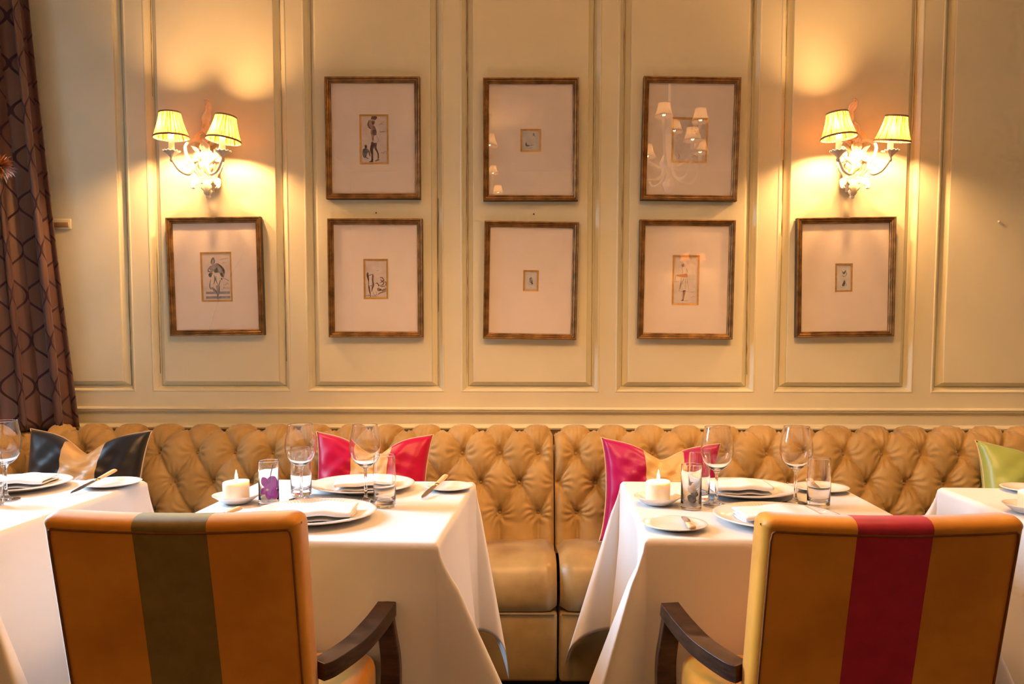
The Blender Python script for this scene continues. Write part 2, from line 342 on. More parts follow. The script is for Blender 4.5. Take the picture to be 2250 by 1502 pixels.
# ------------------------------------------------------------------ banquette
BW, BH = .1445, .112          # button pitch along and between rows
ROW1 = .76
_prof = spline([(2.905, .40), (2.935, .50), (2.958, .60), (2.985, .70), (3.012, .770), (3.046, .806), (3.088, .815), (3.128, .800), (3.150, .760)], 140)
_len = np.concatenate([[0], np.cumsum(np.linalg.norm(np.diff(_prof, axis=0), axis=1))])
_t1 = np.interp(ROW1, _prof[:90, 1], _len[:90])
def tuft(s, t):
    """height of the padding at s along, t above row 1 (buttons on a diamond lattice), and a button mask"""
    a = s / BW; row = t / BH
    A = (a + row) / 1.0; B = (a - row) / 1.0
    A = a + row / 2 * 1.0; B = a - row / 2 * 1.0
    u = np.abs(np.sin(PI * A)); v = np.abs(np.sin(PI * B))
    diam = .62 * (u * v) ** .42 + .38 * (u + v - u * v)
    chan = np.abs(np.sin(PI * a)) ** .5 * .85
    low = np.clip((-row - 2.0) / .35, 0, 1); h = diam * (1 - low) + chan * low
    # nearest button
    best = np.full(s.shape, 9.); th = np.zeros(s.shape)
    for r in (-2, -1, 0, 1):
        off = 0 if r % 2 == 0 else .5
        cs = (np.round(a - off) + off) * BW; ds = s - cs; dt = t - r * BH
        d = np.hypot(ds, dt); m = d < best; best = np.where(m, d, best); th = np.where(m, np.arctan2(dt, ds), th)
    wr = np.cos(11 * th + 3 * np.sin(7.3 * a)) * np.exp(-((best - .030) / .026) ** 2)
    wr += .6 * np.cos(19 * th + 5 * np.sin(3.1 * a)) * np.exp(-((best - .018) / .012) ** 2)
    wr += .45 * np.sin(90 * a + 4 * np.sin(4.7 * a) + 3 * row) * np.clip((row - .15) / .5, 0, 1) * np.exp(-((row - .55) / .35) ** 2)
    return h, best, wr
def tufted_run(name, x0, x1, parent, mat='sofa', phase=0.0, fn=None):
    nu = int((x1 - x0) / .0055) + 1; s = np.linspace(x0, x1, nu); nv = 118
    tt = np.linspace(0, _len[-1], nv); py = np.interp(tt, _len, _prof[:, 0]); pz = np.interp(tt, _len, _prof[:, 1])
    dy = np.gradient(py); dz = np.gradient(pz); L = np.hypot(dy, dz); ny, nz = -dz / L, dy / L
    S, T = np.meshgrid(s, tt - _t1); h, best, wr = tuft(S - phase, T)
    H = .044 * h - .018 * np.exp(-(best / .013) ** 2) + .0046 * wr * (1 - np.exp(-(best / .010) ** 2))
    edge = np.clip(np.minimum(S - x0, x1 - S) / .03, 0, 1); H = H * np.sqrt(1 - (1 - edge) ** 2 * .95)
    P = np.stack([S, py[:, None] + ny[:, None] * H, pz[:, None] + nz[:, None] * H], -1)
    if fn is not None: P = fn(P)
    o = grid(name, P, mat, parent)
    return o
def buttons_for(x0, x1, parent, phase, fn=None):
    v, f = lathe([(.0, .006), (.004, .0055), (.0072, .0035), (.0082, .001), (.0085, -.003)], 12)
    me = None
    for r in (-2, -1, 0):
        off = 0 if r % 2 == 0 else .5
        k0 = math.ceil((x0 + .02 - phase) / BW - off); k1 = math.floor((x1 - .02 - phase) / BW - off)
        t = _t1 + r * BH; y = np.interp(t, _len, _prof[:, 0]); z = np.interp(t, _len, _prof[:, 1])
        e = .004; ty = np.interp(t + e, _len, _prof[:, 0]) - y; tz = np.interp(t + e, _len, _prof[:, 1]) - z
        ang = math.atan2(tz, ty); ny, nz = -math.sin(ang), math.cos(ang)
        for k in range(k0, k1 + 1):
            x = phase + (k + off) * BW; p = np.array([x, y - ny * .009, z - nz * .009]); rot = (math.atan2(-ny, nz), 0, 0)
            if fn is not None:
                p = fn(p[None, None, :])[0, 0]; rot = (math.atan2(-ny, nz), 0, PI / 2)
            if me is None: o = mesh('button', v, f, 'sofa_worn', parent); me = o.data
            else: o = bpy.data.objects.new('button', me); link(o, parent)
            o.location = tuple(p); o.rotation_euler = rot
def seat_section(name, x0, x1, parent):
    prof = spline([(2.96, .445), (2.90, .455), (2.80, .468), (2.68, .466), (2.605, .440), (2.570, .385), (2.565, .330), (2.585, .290), (2.62, .284)], 44)
    nu = 90; s = np.linspace(x0, x1, nu); P = np.zeros((44, nu, 3))
    e = np.clip(np.minimum(s - x0, x1 - s) / .05, 0, 1); inset = .020 * (1 - np.sqrt(1 - (1 - e) ** 2))
    c = np.array([2.80, .36])
    for j in range(44):
        d = prof[j] - c; d = d / np.linalg.norm(d)
        P[j, :, 0] = s; P[j, :, 1] = prof[j, 0] - d[0] * inset * 1.6; P[j, :, 2] = prof[j, 1] - d[1] * inset * 1.6 + .004 * np.sin(s * 9) * math.sin(PI * j / 43)
    return grid(name, P, 'sofa_worn', parent, flip=True)
def banquette(label, x0, x1, phase, arm=False):
    t = thing('banquette', label, 'sofa', (0, 0, 0), group=None)
    bx1 = x1
    tufted_run('backrest', x0 + (.26 if arm else 0), x1, t, phase=phase); buttons_for(x0 + (.28 if arm else 0), x1, t, phase)
    seat_section('seat_cushion', x0 + (.26 if arm else .003), x1 - .003, t)
    box('seat_base', x0 + (.26 if arm else .002), x1 - .002, 2.585, 2.95, .05, .284, 'sofa_worn', t, .012, 3)
    tube('piping', [(x0 + (.27 if arm else .01), 2.583, .284), (x1 - .01, 2.583, .284)], .0045, 'sofa_worn', t, 8)
    box('plinth', x0 + (.26 if arm else .002), x1 - .002, 2.63, 3.15, .0, .05, 'sofa_dark', t)
    box('back_board', x0 + .01, x1 - .002, 3.06, 3.185, .05, .755, 'sofa_worn', t)
    if arm:
        fn = lambda P: np.stack([x0 + .048 + (3.150 - P[..., 1]) + .0, P[..., 0], P[..., 2]], -1)
        a0, a1 = 2.56, 3.14
        o = tufted_run('armrest', a0, a1, t, phase=2.70, fn=fn); buttons_for(a0, a1 - .16, t, 2.70, fn=fn)
        box('arm_body', x0 + .005, x0 + .17, 2.565, 3.10, .05, .78, 'sofa_worn', t, .02, 3)
    return t
banquette('gold velvet buttoned banquette running from the curtain to the vertical seam', -2.095, .126, .2125 - 16 * BW, arm=True)
banquette('gold velvet buttoned banquette from the vertical seam towards the green cushion', .130, 2.75, .2125)

# ------------------------------------------------------------------ curtain
def curtain():
    nu, nv = 260, 90; P = np.zeros((nv, nu, 3)); UV = np.zeros((nv, nu, 2))
    u = np.linspace(0, 1, nu)
    for j in range(nv):
        z = .838 + (3.2 - .838) * j / (nv - 1); f = (z - .838) / 2.0
        A = np.array([-1.747 - .19 * f + .04 * f * f, 3.125]); C_ = np.array([-1.93 - .06 * f, 3.02]); B = np.array([-2.055, 2.80])
        c = np.outer((1 - u) ** 2, A) + np.outer(2 * u * (1 - u), C_) + np.outer(u ** 2, B)
        d = np.gradient(c, axis=0); d /= np.linalg.norm(d, axis=1)[:, None]; nrm = np.stack([d[:, 1], -d[:, 0]], 1)
        ph = 2 * PI * (u * 3.7 + .10 * np.sin(5 * u + 1.2 * f)) + .35 * math.sin(1.5 * z)
        amp = .060 * (1 - .25 * f) * (.75 + .35 * np.sin(9 * u + 1)) * np.clip(u / .03, .25, 1)
        off = np.sin(ph) * amp + .006 * np.sin(3.1 * ph + z * 2)
        side = .026 * np.sin(2 * ph) * np.clip(u / .05, 0, 1)
        q = c - nrm * (off[:, None] + .030) * -1 + d * side[:, None]
        q[:, 1] = np.minimum(q[:, 1], 3.186); q[:, 0] = np.maximum(q[:, 0], XL + .012)
        P[j, :, :2] = q; P[j, :, 2] = z
        UV[j, :, 0] = u * 1.25; UV[j, :, 1] = z
    o = grid('curtain', P, 'curtain', None, uv=UV.reshape(-1, 2))
    sm = o.modifiers.new('thickness', 'SOLIDIFY'); sm.thickness = .002
    return tag(o, 'bronze silk curtain with dark velvet lattice hanging at the left edge', 'curtain')
curtain()
pl = thing('wall_plate', 'small brass wall plate half hidden behind the dark curtain', 'wall plate', (-1.836, YB + .002, 1.647))
box('plate_body', -.042, .042, -.006, 0, -.0205, .0205, 'wall', pl, .003)
box('plate_insert', -.034, .034, -.0085, -.004, -.014, .006, 'brass', pl, .002)

# ------------------------------------------------------------------ pictures
def flat_poly(pts, y):                      # fan-free n-gon in the XZ plane
    return [(p[0], y, p[1]) for p in pts]
def ribbon(pts, wd):
    P = spline(pts, max(8, len(pts) * 5)); T = np.gradient(P, axis=0); T /= (np.linalg.norm(T, axis=1)[:, None] + 1e-9)
    Nn = np.stack([-T[:, 1], T[:, 0]], 1); k = np.linspace(0, PI, len(P)); ww = wd * (.35 + .65 * np.sin(k))[:, None]
    return P + Nn * ww, P - Nn * ww
def squiggle(x0, x1, y, h, seed, px=14):
    r = np.random.RandomState(seed); xs = np.arange(x0, x1, px); return [(x, y + h * (r.rand() - .5) * (2 if i % 2 else 1) - (x - x0) * .12) for i, x in enumerate(xs)]
def picture(label, c, wh, rot, art, inner, shapes, paper, extra_w=.0):
    W, H = wh; t = thing('framed_drawing', label, 'picture', (c[0], YB - .030, c[1]), group='framed sketches on the panelled wall'); t.rotation_euler = (0, math.radians(rot), 0)
    prof = [(.0, .030), (.0, .003), (.0015, .0005), (.004, 0), (.0065, .0015), (.008, .0035), (.0095, .0020), (.012, .0025), (.0145, .0045), (.016, .0065), (.0175, .0055), (.0195, .0065), (.0215, .0090), (.0225, .0125), (.0225, .020)]
    V, F = [], []
    for (i, y) in prof: V += [(-W / 2 + i, y, -H / 2 + i), (W / 2 - i, y, -H / 2 + i), (W / 2 - i, y, H / 2 - i), (-W / 2 + i, y, H / 2 - i)]
    for e in range(4):                      # four mitred rails
        vv, ff = [], []
        for r in range(len(prof)): vv += [V[r * 4 + e], V[r * 4 + (e + 1) % 4]]
        for r in range(len(prof) - 1): ff.append((2 * r, 2 * r + 1, 2 * r + 3, 2 * r + 2))
        o = mesh('frame_rail', vv, ff, 'gold_frame', t, smooth=False); o.data.materials.append(M['frame_side']); o.data.polygons[0].material_index = 1
    box('backing_board', -W / 2 + .004, W / 2 - .004, .0205, .029, -H / 2 + .004, H / 2 - .004, 'frame_side', t)
    ax0, ax1, az0, az1 = art[0] - c[0], art[1] - c[0], art[2] - c[1], art[3] - c[1]
    Y = .0165                               # mount surface
    ix = .019
    O = [(-W / 2 + ix, Y, -H / 2 + ix), (W / 2 - ix, Y, -H / 2 + ix), (W / 2 - ix, Y, H / 2 - ix), (-W / 2 + ix, Y, H / 2 - ix)]
    I = [(ax0, Y, az0), (ax1, Y, az0), (ax1, Y, az1), (ax0, Y, az1)]
    B = [(ax0 + .001, Y + .0016, az0 + .001), (ax1 - .001, Y + .0016, az0 + .001), (ax1 - .001, Y + .0016, az1 - .001), (ax0 + .001, Y + .0016, az1 - .001)]
    mesh('mount', O + I + B, [(e, (e + 1) % 4, 4 + (e + 1) % 4, 4 + e) for e in range(4)] + [(4 + e, 4 + (e + 1) % 4, 8 + (e + 1) % 4, 8 + e) for e in range(4)], 'mat', t, smooth=False)
    fw = .0062
    R0 = [(ax0 - .0008, Y - .0005, az0 - .0008), (ax1 + .0008, Y - .0005, az0 - .0008), (ax1 + .0008, Y - .0005, az1 + .0008), (ax0 - .0008, Y - .0005, az1 + .0008)]
    R1 = [(ax0 + fw, Y + .0006, az0 + fw), (ax1 - fw, Y + .0006, az0 + fw), (ax1 - fw, Y + .0006, az1 - fw), (ax0 + fw, Y + .0006, az1 - fw)]
    mesh('fillet', R0 + R1, [(e, (e + 1) % 4, 4 + (e + 1) % 4, 4 + e) for e in range(4)], 'fillet', t, smooth=False)
    mesh('paper', [(ax0, Y + .0022, az0), (ax1, Y + .0022, az0), (ax1, Y + .0022, az1), (ax0, Y + .0022, az1)], [(0, 1, 2, 3)], paper, t, smooth=False)
    bx0, bx1, bz0, bz1 = ax0 + fw, ax1 - fw, az0 + fw, az1 - fw
    ux0, uy0, ux1, uy1 = inner
    def cv(p): return (bx0 + (p[0] - ux0) / (ux1 - ux0) * (bx1 - bx0), bz1 - (p[1] - uy0) / (uy1 - uy0) * (bz1 - bz0))
    sx = (bx1 - bx0) / (ux1 - ux0); by = {}
    for k, (kind, m, pts, *rest) in enumerate(shapes):
        vs, fs = by.setdefault(m, ([], [])); y = Y + .0020 - .00003 * k; n = len(vs)
        if kind == 'p':
            q = spline(list(pts) + [pts[0]], len(pts) * 5)[:-1] if len(pts) > 4 else pts
            q = [cv(p) for p in q]; vs += flat_poly(q, y); fs.append(tuple(range(n, n + len(q))))
        else:
            a, b = ribbon([cv(p) for p in pts], rest[0] * sx)
            for i in range(len(a)): vs += [(a[i][0], y, a[i][1]), (b[i][0], y, b[i][1])]
            for i in range(len(a) - 1): fs.append((n + 2 * i, n + 2 * i + 1, n + 2 * i + 3, n + 2 * i + 2))
    for m, (vs, fs) in by.items():
        bm = bmesh.new(); bv = [bm.verts.new(v) for v in vs]
        for f in fs: bm.faces.new([bv[i] for i in f])
        big = [f for f in bm.faces if len(f.verts) > 4]
        if big: bmesh.ops.triangulate(bm, faces=big)
        me = bpy.data.meshes.new('ink_drawing'); bm.to_mesh(me); bm.free(); me.materials.append(M[m])
        o = bpy.data.objects.new('ink_drawing', me); link(o, t); o['kind'] = 'stuff'
    g = .0215
    mesh('glass', [(-W / 2 + g, .0125, -H / 2 + g), (W / 2 - g, .0125, -H / 2 + g), (W / 2 - g, .0125, H / 2 - g), (-W / 2 + g, .0125, H / 2 - g)], [(0, 1, 2, 3)], 'pane', t, smooth=False)
    return t
BR, MI, GR, LG, WH, RD = 'ink_brown', 'ink_mid', 'ink_grey', 'ink_light', 'ink_white', 'ink_red'
sh = [('p', BR, [(275, 290), (360, 300), (385, 240), (480, 235), (515, 265), (470, 320), (380, 310)]),
      ('p', MI, [(320, 320), (440, 340), (455, 380), (430, 420), (400, 470), (380, 530), (340, 515), (295, 460), (290, 400)]),
      ('p', BR, [(380, 360), (450, 350), (450, 400), (420, 440), (390, 420)]), ('l', BR, [(320, 330), (292, 430), (330, 510), (385, 540)], 14),
      ('p', MI, [(380, 480), (430, 450), (480, 520), (500, 610), (480, 690), (440, 700), (420, 780), (390, 800), (375, 690), (355, 620)]),
      ('p', BR, [(400, 560), (490, 570), (490, 680), (440, 700), (400, 640)]), ('p', WH, [(440, 700), (490, 690), (545, 790), (520, 870), (400, 860), (410, 800)]),
      ('l', BR, [(430, 700), (415, 790), (400, 860)], 9), ('l', MI, [(490, 690), (545, 790), (520, 870)], 5),
      ('p', BR, [(370, 850), (430, 870), (430, 980), (400, 1080), (410, 1300), (370, 1310), (365, 1160), (335, 1040)]), ('p', BR, [(300, 1330), (370, 1290), (410, 1310), (400, 1335)]),
      ('p', BR, [(430, 870), (500, 880), (490, 980), (545, 1120), (550, 1240), (520, 1250), (510, 1130), (440, 990)]), ('p', MI, [(440, 1310), (520, 1260), (570, 1275), (560, 1290), (480, 1315)]),
      ('p', GR, [(205, 930), (235, 915), (265, 940), (260, 990), (215, 1000)]), ('p', GR, [(170, 1020), (240, 1000), (320, 1060), (345, 1190), (320, 1180), (290, 1090), (250, 1180), (240, 1220), (180, 1220), (150, 1120)]),
      ('l', GR, [(240, 1220), (270, 1240), (300, 1245)], 9), ('l', MI, squiggle(550, 700, 440, 30, 1), 5), ('l', MI, squiggle(570, 735, 620, 30, 2), 6), ('l', MI, squiggle(590, 740, 1110, 30, 3), 5), ('l', MI, squiggle(590, 690, 380, 20, 4), 4)]
picture('framed ink sketch of a standing figure carrying a load on its head', (-.581, 1.976), (.372, .470), 0, (-.634, -.521, 1.878, 2.069), (130, 235, 745, 1345), sh, 'paper')
sh = [('p', LG, [(215, 1130), (860, 1130), (860, 1195), (215, 1195)]), ('p', LG, [(215, 1250), (870, 1250), (870, 1315), (215, 1315)]),
      ('p', LG, [(370, 380), (395, 290), (440, 235), (480, 260), (495, 330), (480, 390), (440, 430), (400, 430)]), ('p', GR, [(372, 370), (395, 290), (440, 240), (470, 300), (420, 310), (395, 390)]), ('p', GR, [(465, 300), (495, 330), (480, 390), (455, 400)]),
      ('p', LG, [(310, 520), (350, 470), (420, 440), (530, 390), (620, 430), (730, 540), (745, 660), (700, 760), (640, 740), (600, 640), (540, 640), (440, 600), (400, 620)]),
      ('p', GR, [(530, 400), (620, 430), (725, 540), (740, 660), (700, 640), (660, 530), (580, 450)]), ('p', GR, [(450, 580), (540, 500), (590, 640), (470, 640)]), ('p', GR, [(300, 700), (330, 650), (410, 640), (400, 740), (330, 750)]),
      ('p', GR, [(600, 640), (690, 660), (720, 760), (650, 740)]), ('p', GR, [(620, 770), (680, 790), (660, 830), (630, 810)]), ('l', GR, [(315, 520), (305, 600), (420, 620)], 14),
      ('p', WH, [(400, 680), (640, 720), (620, 830), (560, 1000), (560, 1080), (500, 1060), (440, 1000), (350, 1060), (330, 960), (360, 820)]), ('l', GR, [(450, 690), (470, 820), (430, 950)], 12), ('l', GR, [(360, 820), (330, 960), (350, 1060), (430, 1010)], 12),
      ('l', GR, [(510, 720), (500, 830), (560, 980)], 10), ('l', GR, [(620, 830), (560, 1000)], 12), ('p', LG, [(490, 980), (590, 960), (580, 1100), (550, 1230), (560, 1330), (510, 1320), (520, 1200)]), ('p', LG, [(340, 1010), (440, 1040), (520, 1130), (500, 1200), (420, 1110)]),
      ('l', GR, [(590, 960), (585, 1100), (555, 1240)], 10), ('l', GR, [(440, 1040), (520, 1180), (520, 1320)], 9), ('l', GR, [(690, 780), (780, 815), (860, 860)], 6), ('l', MI, squiggle(600, 860, 300, 26, 5), 4), ('l', MI, squiggle(680, 800, 400, 26, 6), 4), ('l', MI, squiggle(700, 860, 950, 30, 7), 4), ('l', MI, squiggle(640, 880, 1060, 30, 8), 5)]
picture('framed grey sketch of a bearded man in breeches below the left sconce', (-1.214, 1.437), (.377, .467), -.8, (-1.274, -1.151, 1.339, 1.534), (150, 150, 890, 1350), sh, 'paper')
sh = [('p', BR, [(200, 560), (240, 540), (260, 640), (270, 740), (260, 900), (290, 1000), (320, 1250), (280, 1180), (245, 1020), (250, 850), (210, 720), (190, 640)]),
      ('p', MI, [(370, 640), (400, 600), (430, 660), (410, 800), (440, 920), (390, 1050), (350, 1150), (350, 1000), (370, 800)]), ('p', WH, [(270, 650), (360, 640), (360, 880), (320, 940), (280, 880)]), ('l', BR, [(260, 640), (320, 620), (390, 610)], 12), ('l', BR, [(390, 590), (375, 780), (420, 900), (350, 1130)], 14), ('l', MI, [(280, 940), (330, 950), (370, 930)], 9),
      ('l', BR, [(165, 1255), (300, 1250), (300, 1310), (165, 1315)], 10), ('l', BR, [(480, 890), (540, 870), (600, 960), (560, 930)], 16), ('l', BR, [(620, 700), (700, 700), (760, 790), (680, 800), (650, 750)], 16), ('l', BR, [(610, 880), (700, 830), (760, 870), (680, 940), (620, 920)], 14), ('l', BR, [(760, 830), (820, 840), (830, 930), (790, 920)], 15),
      ('l', BR, [(620, 960), (700, 980), (760, 960), (800, 1000)], 12), ('p', MI, [(530, 1030), (580, 1010), (640, 1060), (600, 1120), (540, 1100)]), ('p', BR, [(600, 1060), (660, 1040), (700, 1090), (620, 1120)]), ('p', MI, [(660, 1090), (830, 1010), (830, 1100), (700, 1130)]), ('l', BR, [(540, 1240), (620, 1180), (720, 1150), (830, 1125)], 14), ('l', MI, [(340, 1270), (440, 1270), (540, 1280)], 9), ('l', MI, [(390, 1150), (450, 1240), (520, 1220), (500, 1130)], 8), ('l', MI, squiggle(500, 640, 500, 20, 9), 4)]
picture('framed brown sketch of a bare torso above a seated crowd', (-.576, 1.431), (.376, .4675), 0, (-.624, -.528, 1.35, 1.507), (150, 180, 840, 1310), sh, 'paper')
sh = [('p', GR, [(620, 130), (680, 110), (720, 160), (690, 220), (630, 210)]), ('l', GR, [(600, 300), (650, 230), (720, 240), (760, 310)], 16), ('l', LG, [(560, 190), (700, 160), (820, 150)], 10), ('p', GR, [(180, 720), (230, 560), (290, 700), (420, 740), (420, 790), (250, 800)]), ('l', GR, [(400, 760), (560, 730), (700, 740)], 12), ('l', LG, [(200, 830), (400, 900), (620, 860)], 10)]
picture('framed tiny sketch of a head and a hand in the upper middle', (.039, 1.970), (.373, .4725), 0, (-.001, .079, 1.925, 2.012), (0, 0, 1000, 1000), sh, 'paper_blue')
sh = [('p', LG, [(380, 380), (480, 300), (600, 330), (640, 470), (590, 600), (480, 640), (400, 560)]), ('p', GR, [(380, 420), (430, 330), (560, 300), (500, 380), (420, 440)]), ('p', GR, [(560, 520), (640, 480), (620, 600), (700, 680), (560, 690)]), ('l', GR, [(440, 470), (480, 465), (520, 480)], 14), ('l', LG, [(380, 700), (500, 720), (700, 740)], 16), ('l', GR, [(470, 560), (520, 565)], 12)]
picture('framed tiny bust portrait below the head and hand sketch', (.040, 1.422), (.371, .463), .9, (.011, .071, 1.381, 1.463), (0, 0, 1000, 1000), sh, 'paper_blue')
sh = [('l', BR, squiggle(640, 800, 330, 60, 11, 20), 9), ('p', MI, [(700, 290), (780, 270), (810, 340), (740, 380)]), ('l', MI, [(520, 130), (600, 160), (560, 230), (650, 250)], 6), ('l', MI, [(160, 820), (200, 880), (170, 950)], 10), ('l', MI, [(600, 900), (680, 860), (760, 930)], 6), ('l', MI, squiggle(560, 760, 200, 40, 12, 24), 4)]
picture('framed faint pencil study catching a chandelier reflection at upper right', (.663, 1.971), (.377, .474), .9, (.592, .731, 1.882, 2.055), (0, 0, 1000, 1000), sh, 'paper')
sh = [('p', MI, [(365, 500), (430, 470), (445, 540), (385, 560)]), ('p', WH, [(370, 560), (500, 560), (530, 710), (370, 710)]), ('l', MI, [(375, 560), (400, 640), (385, 720)], 6), ('l', MI, [(490, 570), (520, 640), (520, 700)], 6), ('p', RD, [(245, 722), (400, 712), (520, 705), (520, 775), (380, 772), (250, 755)]),
      ('p', WH, [(375, 790), (520, 785), (575, 1085), (320, 1090)]), ('l', BR, [(380, 780), (355, 940), (320, 1090)], 7), ('l', MI, [(520, 780), (545, 940), (575, 1085)], 5), ('l', BR, [(440, 790), (410, 880), (390, 950)], 6), ('l', MI, [(480, 790), (490, 900), (500, 1050)], 5), ('l', MI, [(320, 1090), (450, 1100), (575, 1085)], 4), ('l', MI, [(370, 800), (372, 920), (360, 1050)], 8),
      ('p', MI, [(415, 1080), (490, 1070), (470, 1180), (440, 1285), (410, 1285), (425, 1180)]), ('p', BR, [(415, 1075), (495, 1065), (490, 1090), (425, 1105)]), ('p', BR, [(365, 1305), (410, 1280), (445, 1280), (440, 1305)]), ('l', MI, [(440, 1300), (500, 1302), (570, 1298)], 5), ('l', MI, [(180, 885), (250, 880), (330, 872)], 5), ('l', MI, [(215, 860), (220, 780), (230, 720)], 6), ('l', MI, squiggle(600, 760, 1110, 12, 13, 24), 3), ('l', MI, squiggle(620, 770, 1220, 12, 14, 24), 3)]
picture('framed sketch of a figure in a pleated skirt with a rust sash', (.6555, 1.426), (.375, .4675), .5, (.602, .707, 1.327, 1.522), (180, 330, 790, 1360), sh, 'paper')
sh = [('p', GR, [(330, 180), (480, 280), (640, 200), (600, 330), (460, 360)]), ('l', GR, [(640, 200), (700, 320), (620, 440), (420, 430)], 22), ('l', LG, [(350, 400), (480, 460), (660, 430)], 16), ('p', GR, [(380, 800), (480, 680), (560, 600), (600, 720), (560, 830), (440, 850)]), ('l', GR, [(560, 600), (680, 760), (640, 860)], 16), ('l', LG, [(250, 820), (360, 900), (600, 900)], 12)]
picture('framed tiny study of two birds below the right sconce', (1.282, 1.435), (.386, .468), -.8, (1.245, 1.312, 1.38, 1.49), (0, 0, 1000, 1000), sh, 'paper_blue')
for k, (x, z, lab) in enumerate([(-.574, 1.690, 'bare picture nail below the sketch of the load carrier'), (.052, 1.685, 'bare picture nail below the head and hand sketch'), (1.885, 1.655, 'tiny pale wall knob on the rightmost panel')]):
    o = lathe_obj('nail', [(0, .007), (.0022, .0065), (.003, .005), (.0015, .004), (.0015, -.002)] if k < 2 else [(0, .009), (.004, .008), (.005, .005), (.003, .002), (.003, 0)], 'frame_side' if k < 2 else 'wall', None, 10, loc=(x, YB + .002, z), rot=(PI / 2, 0, 0)); tag(o, lab, 'nail' if k < 2 else 'knob')

# ------------------------------------------------------------------ lamps
def shade_parts(t, loc, tilt, r0=.064, r1=.037, h=.094, fabric='shade'):
    """pleated lamp shade; loc is the centre of its lower rim"""
    seg = 180; nv = 14; th = np.linspace(0, 2 * PI, seg + 1); V = []; UV = []
    rx, ry = tilt
    R = Matrix.Rotation(rx, 3, 'X') @ Matrix.Rotation(ry, 3, 'Y'); Rn = np.array(R)
    for j in range(nv):
        v = j / (nv - 1); r = r0 + (r1 - r0) * v - .003 * math.sin(PI * v)
        for t_ in th:
            rr = r * (1 + .018 * math.sin(45 * t_) + .006 * math.sin(17 * t_ + 2)); V.append((rr * math.cos(t_), rr * math.sin(t_), h * v)); UV.append((t_ / (2 * PI), v))
    V = np.array(V) @ Rn.T + np.array(loc)
    s = mesh('lamp_shade', V, grid_faces(seg + 1, nv), fabric, t, uv=UV)
    v, f = lathe([(r1 * 1.01, h - .004), (r1 * .95, h - .0015), (r1 * .88, h - .003)], 40); mesh('uplight_baffle', v @ Rn.T + np.array(loc), f, fabric, s, uv=[(i * .01 % 1, .9) for i in range(len(v))])  # inner ring added to narrow the upward light from the shade
    for (z, r) in ((0, r0), (h, r1)):
        pr = [(r + .0015, z - .001), (r + .0028, z), (r + .0028 - .0027 * (1 if z == 0 else -.9), z + (.0065 if z == 0 else -.0065)), (r + .0012 - .0027 * (1 if z == 0 else -.9), z + (.0065 if z == 0 else -.0065)), (r + .0002, z - .001)]
        v, f = lathe(pr + [pr[0]], 60); mesh('shade_trim', v @ Rn.T + np.array(loc), f, 'trim_tape', s)
    return s
def leaf(name, path, width, parent, mat='sconce', lobes=4, cup=.35, nrm=(0, -1, 0), curl=.0):
    n = 36; c = spline(path, n); nv = 9; Nn = np.array(nrm, float); P = np.zeros((n, nv, 3)); T = np.gradient(c, axis=0); T /= np.linalg.norm(T, axis=1)[:, None]
    for i in range(n):
        t = i / (n - 1); S = np.cross(T[i], Nn); S /= (np.linalg.norm(S) + 1e-9); U = np.cross(S, T[i]) * -1
        wv = width * (math.sin(PI * min(1, .12 + t * .9)) ** .6) * (.62 + .38 * abs(math.sin(lobes * PI * t))) * (1 - .55 * t ** 3)
        for j in range(nv):
            q = -1 + 2 * j / (nv - 1)
            P[i, j] = c[i] + S * wv * q + Nn * (wv * cup * (abs(q) ** 1.4) + .22 * width * math.cos(3 * PI * q) * .3 + .25 * width * (1 - abs(q)) ** 3)
    o = grid(name, P, mat, parent); sm = o.modifiers.new('thickness', 'SOLIDIFY'); sm.thickness = .004; sm.offset = 0
    return o
ARM = [(-.012, -.050, .013), (-.042, -.070, .027), (-.068, -.090, .0), (-.052, -.110, -.049), (-.027, -.120, -.081), (-.041, -.130, -.114), (-.070, -.140, -.104), (-.089, -.150, -.077), (-.0955, -.150, -.062)]
def cup_and_candle(t, x, y, z, tilt, shade_off, energy, k=1.0):
    fl = lambda r, zz, th, k: (r * (1 + .07 * math.cos(12 * th) * (k / 8.0)), zz + .002 * math.cos(12 * th) * (k / 8.0))
    lathe_obj('drip_cup', [(.0, -.018), (.006, -.017), (.008, -.010), (.005, -.004), (.008, .002), (.015, .010), (.023, .017), (.031, .021), (.030, .0225), (.014, .0165), (0, .016)], 'sconce_dark', t, 48, fl, loc=(x, y, z))
    lathe_obj('candle_sleeve', [(.0105, .014), (.0108, .03), (.0105, .055), (.0112, .068), (.010, .074), (.004, .075), (0, .075)], 'sleeve', t, 24, loc=(x, y, z))
    lathe_obj('bulb', [(.004, .086), (.009, .094), (.0115, .104), (.009, .116), (.004, .126), (0, .129)], 'bulb', t, 20, loc=(x, y, z - .012))
    shade_parts(t, (x + shade_off[0], y + shade_off[1], z + shade_off[2]), tilt, .064 * k, .037 * k, .094 * k, 'shade' if k == 1.0 else 'shade_pale')
    lamp('lamp_light', (x, y, z + shade_off[2] + .036), energy, t, rad=.020)
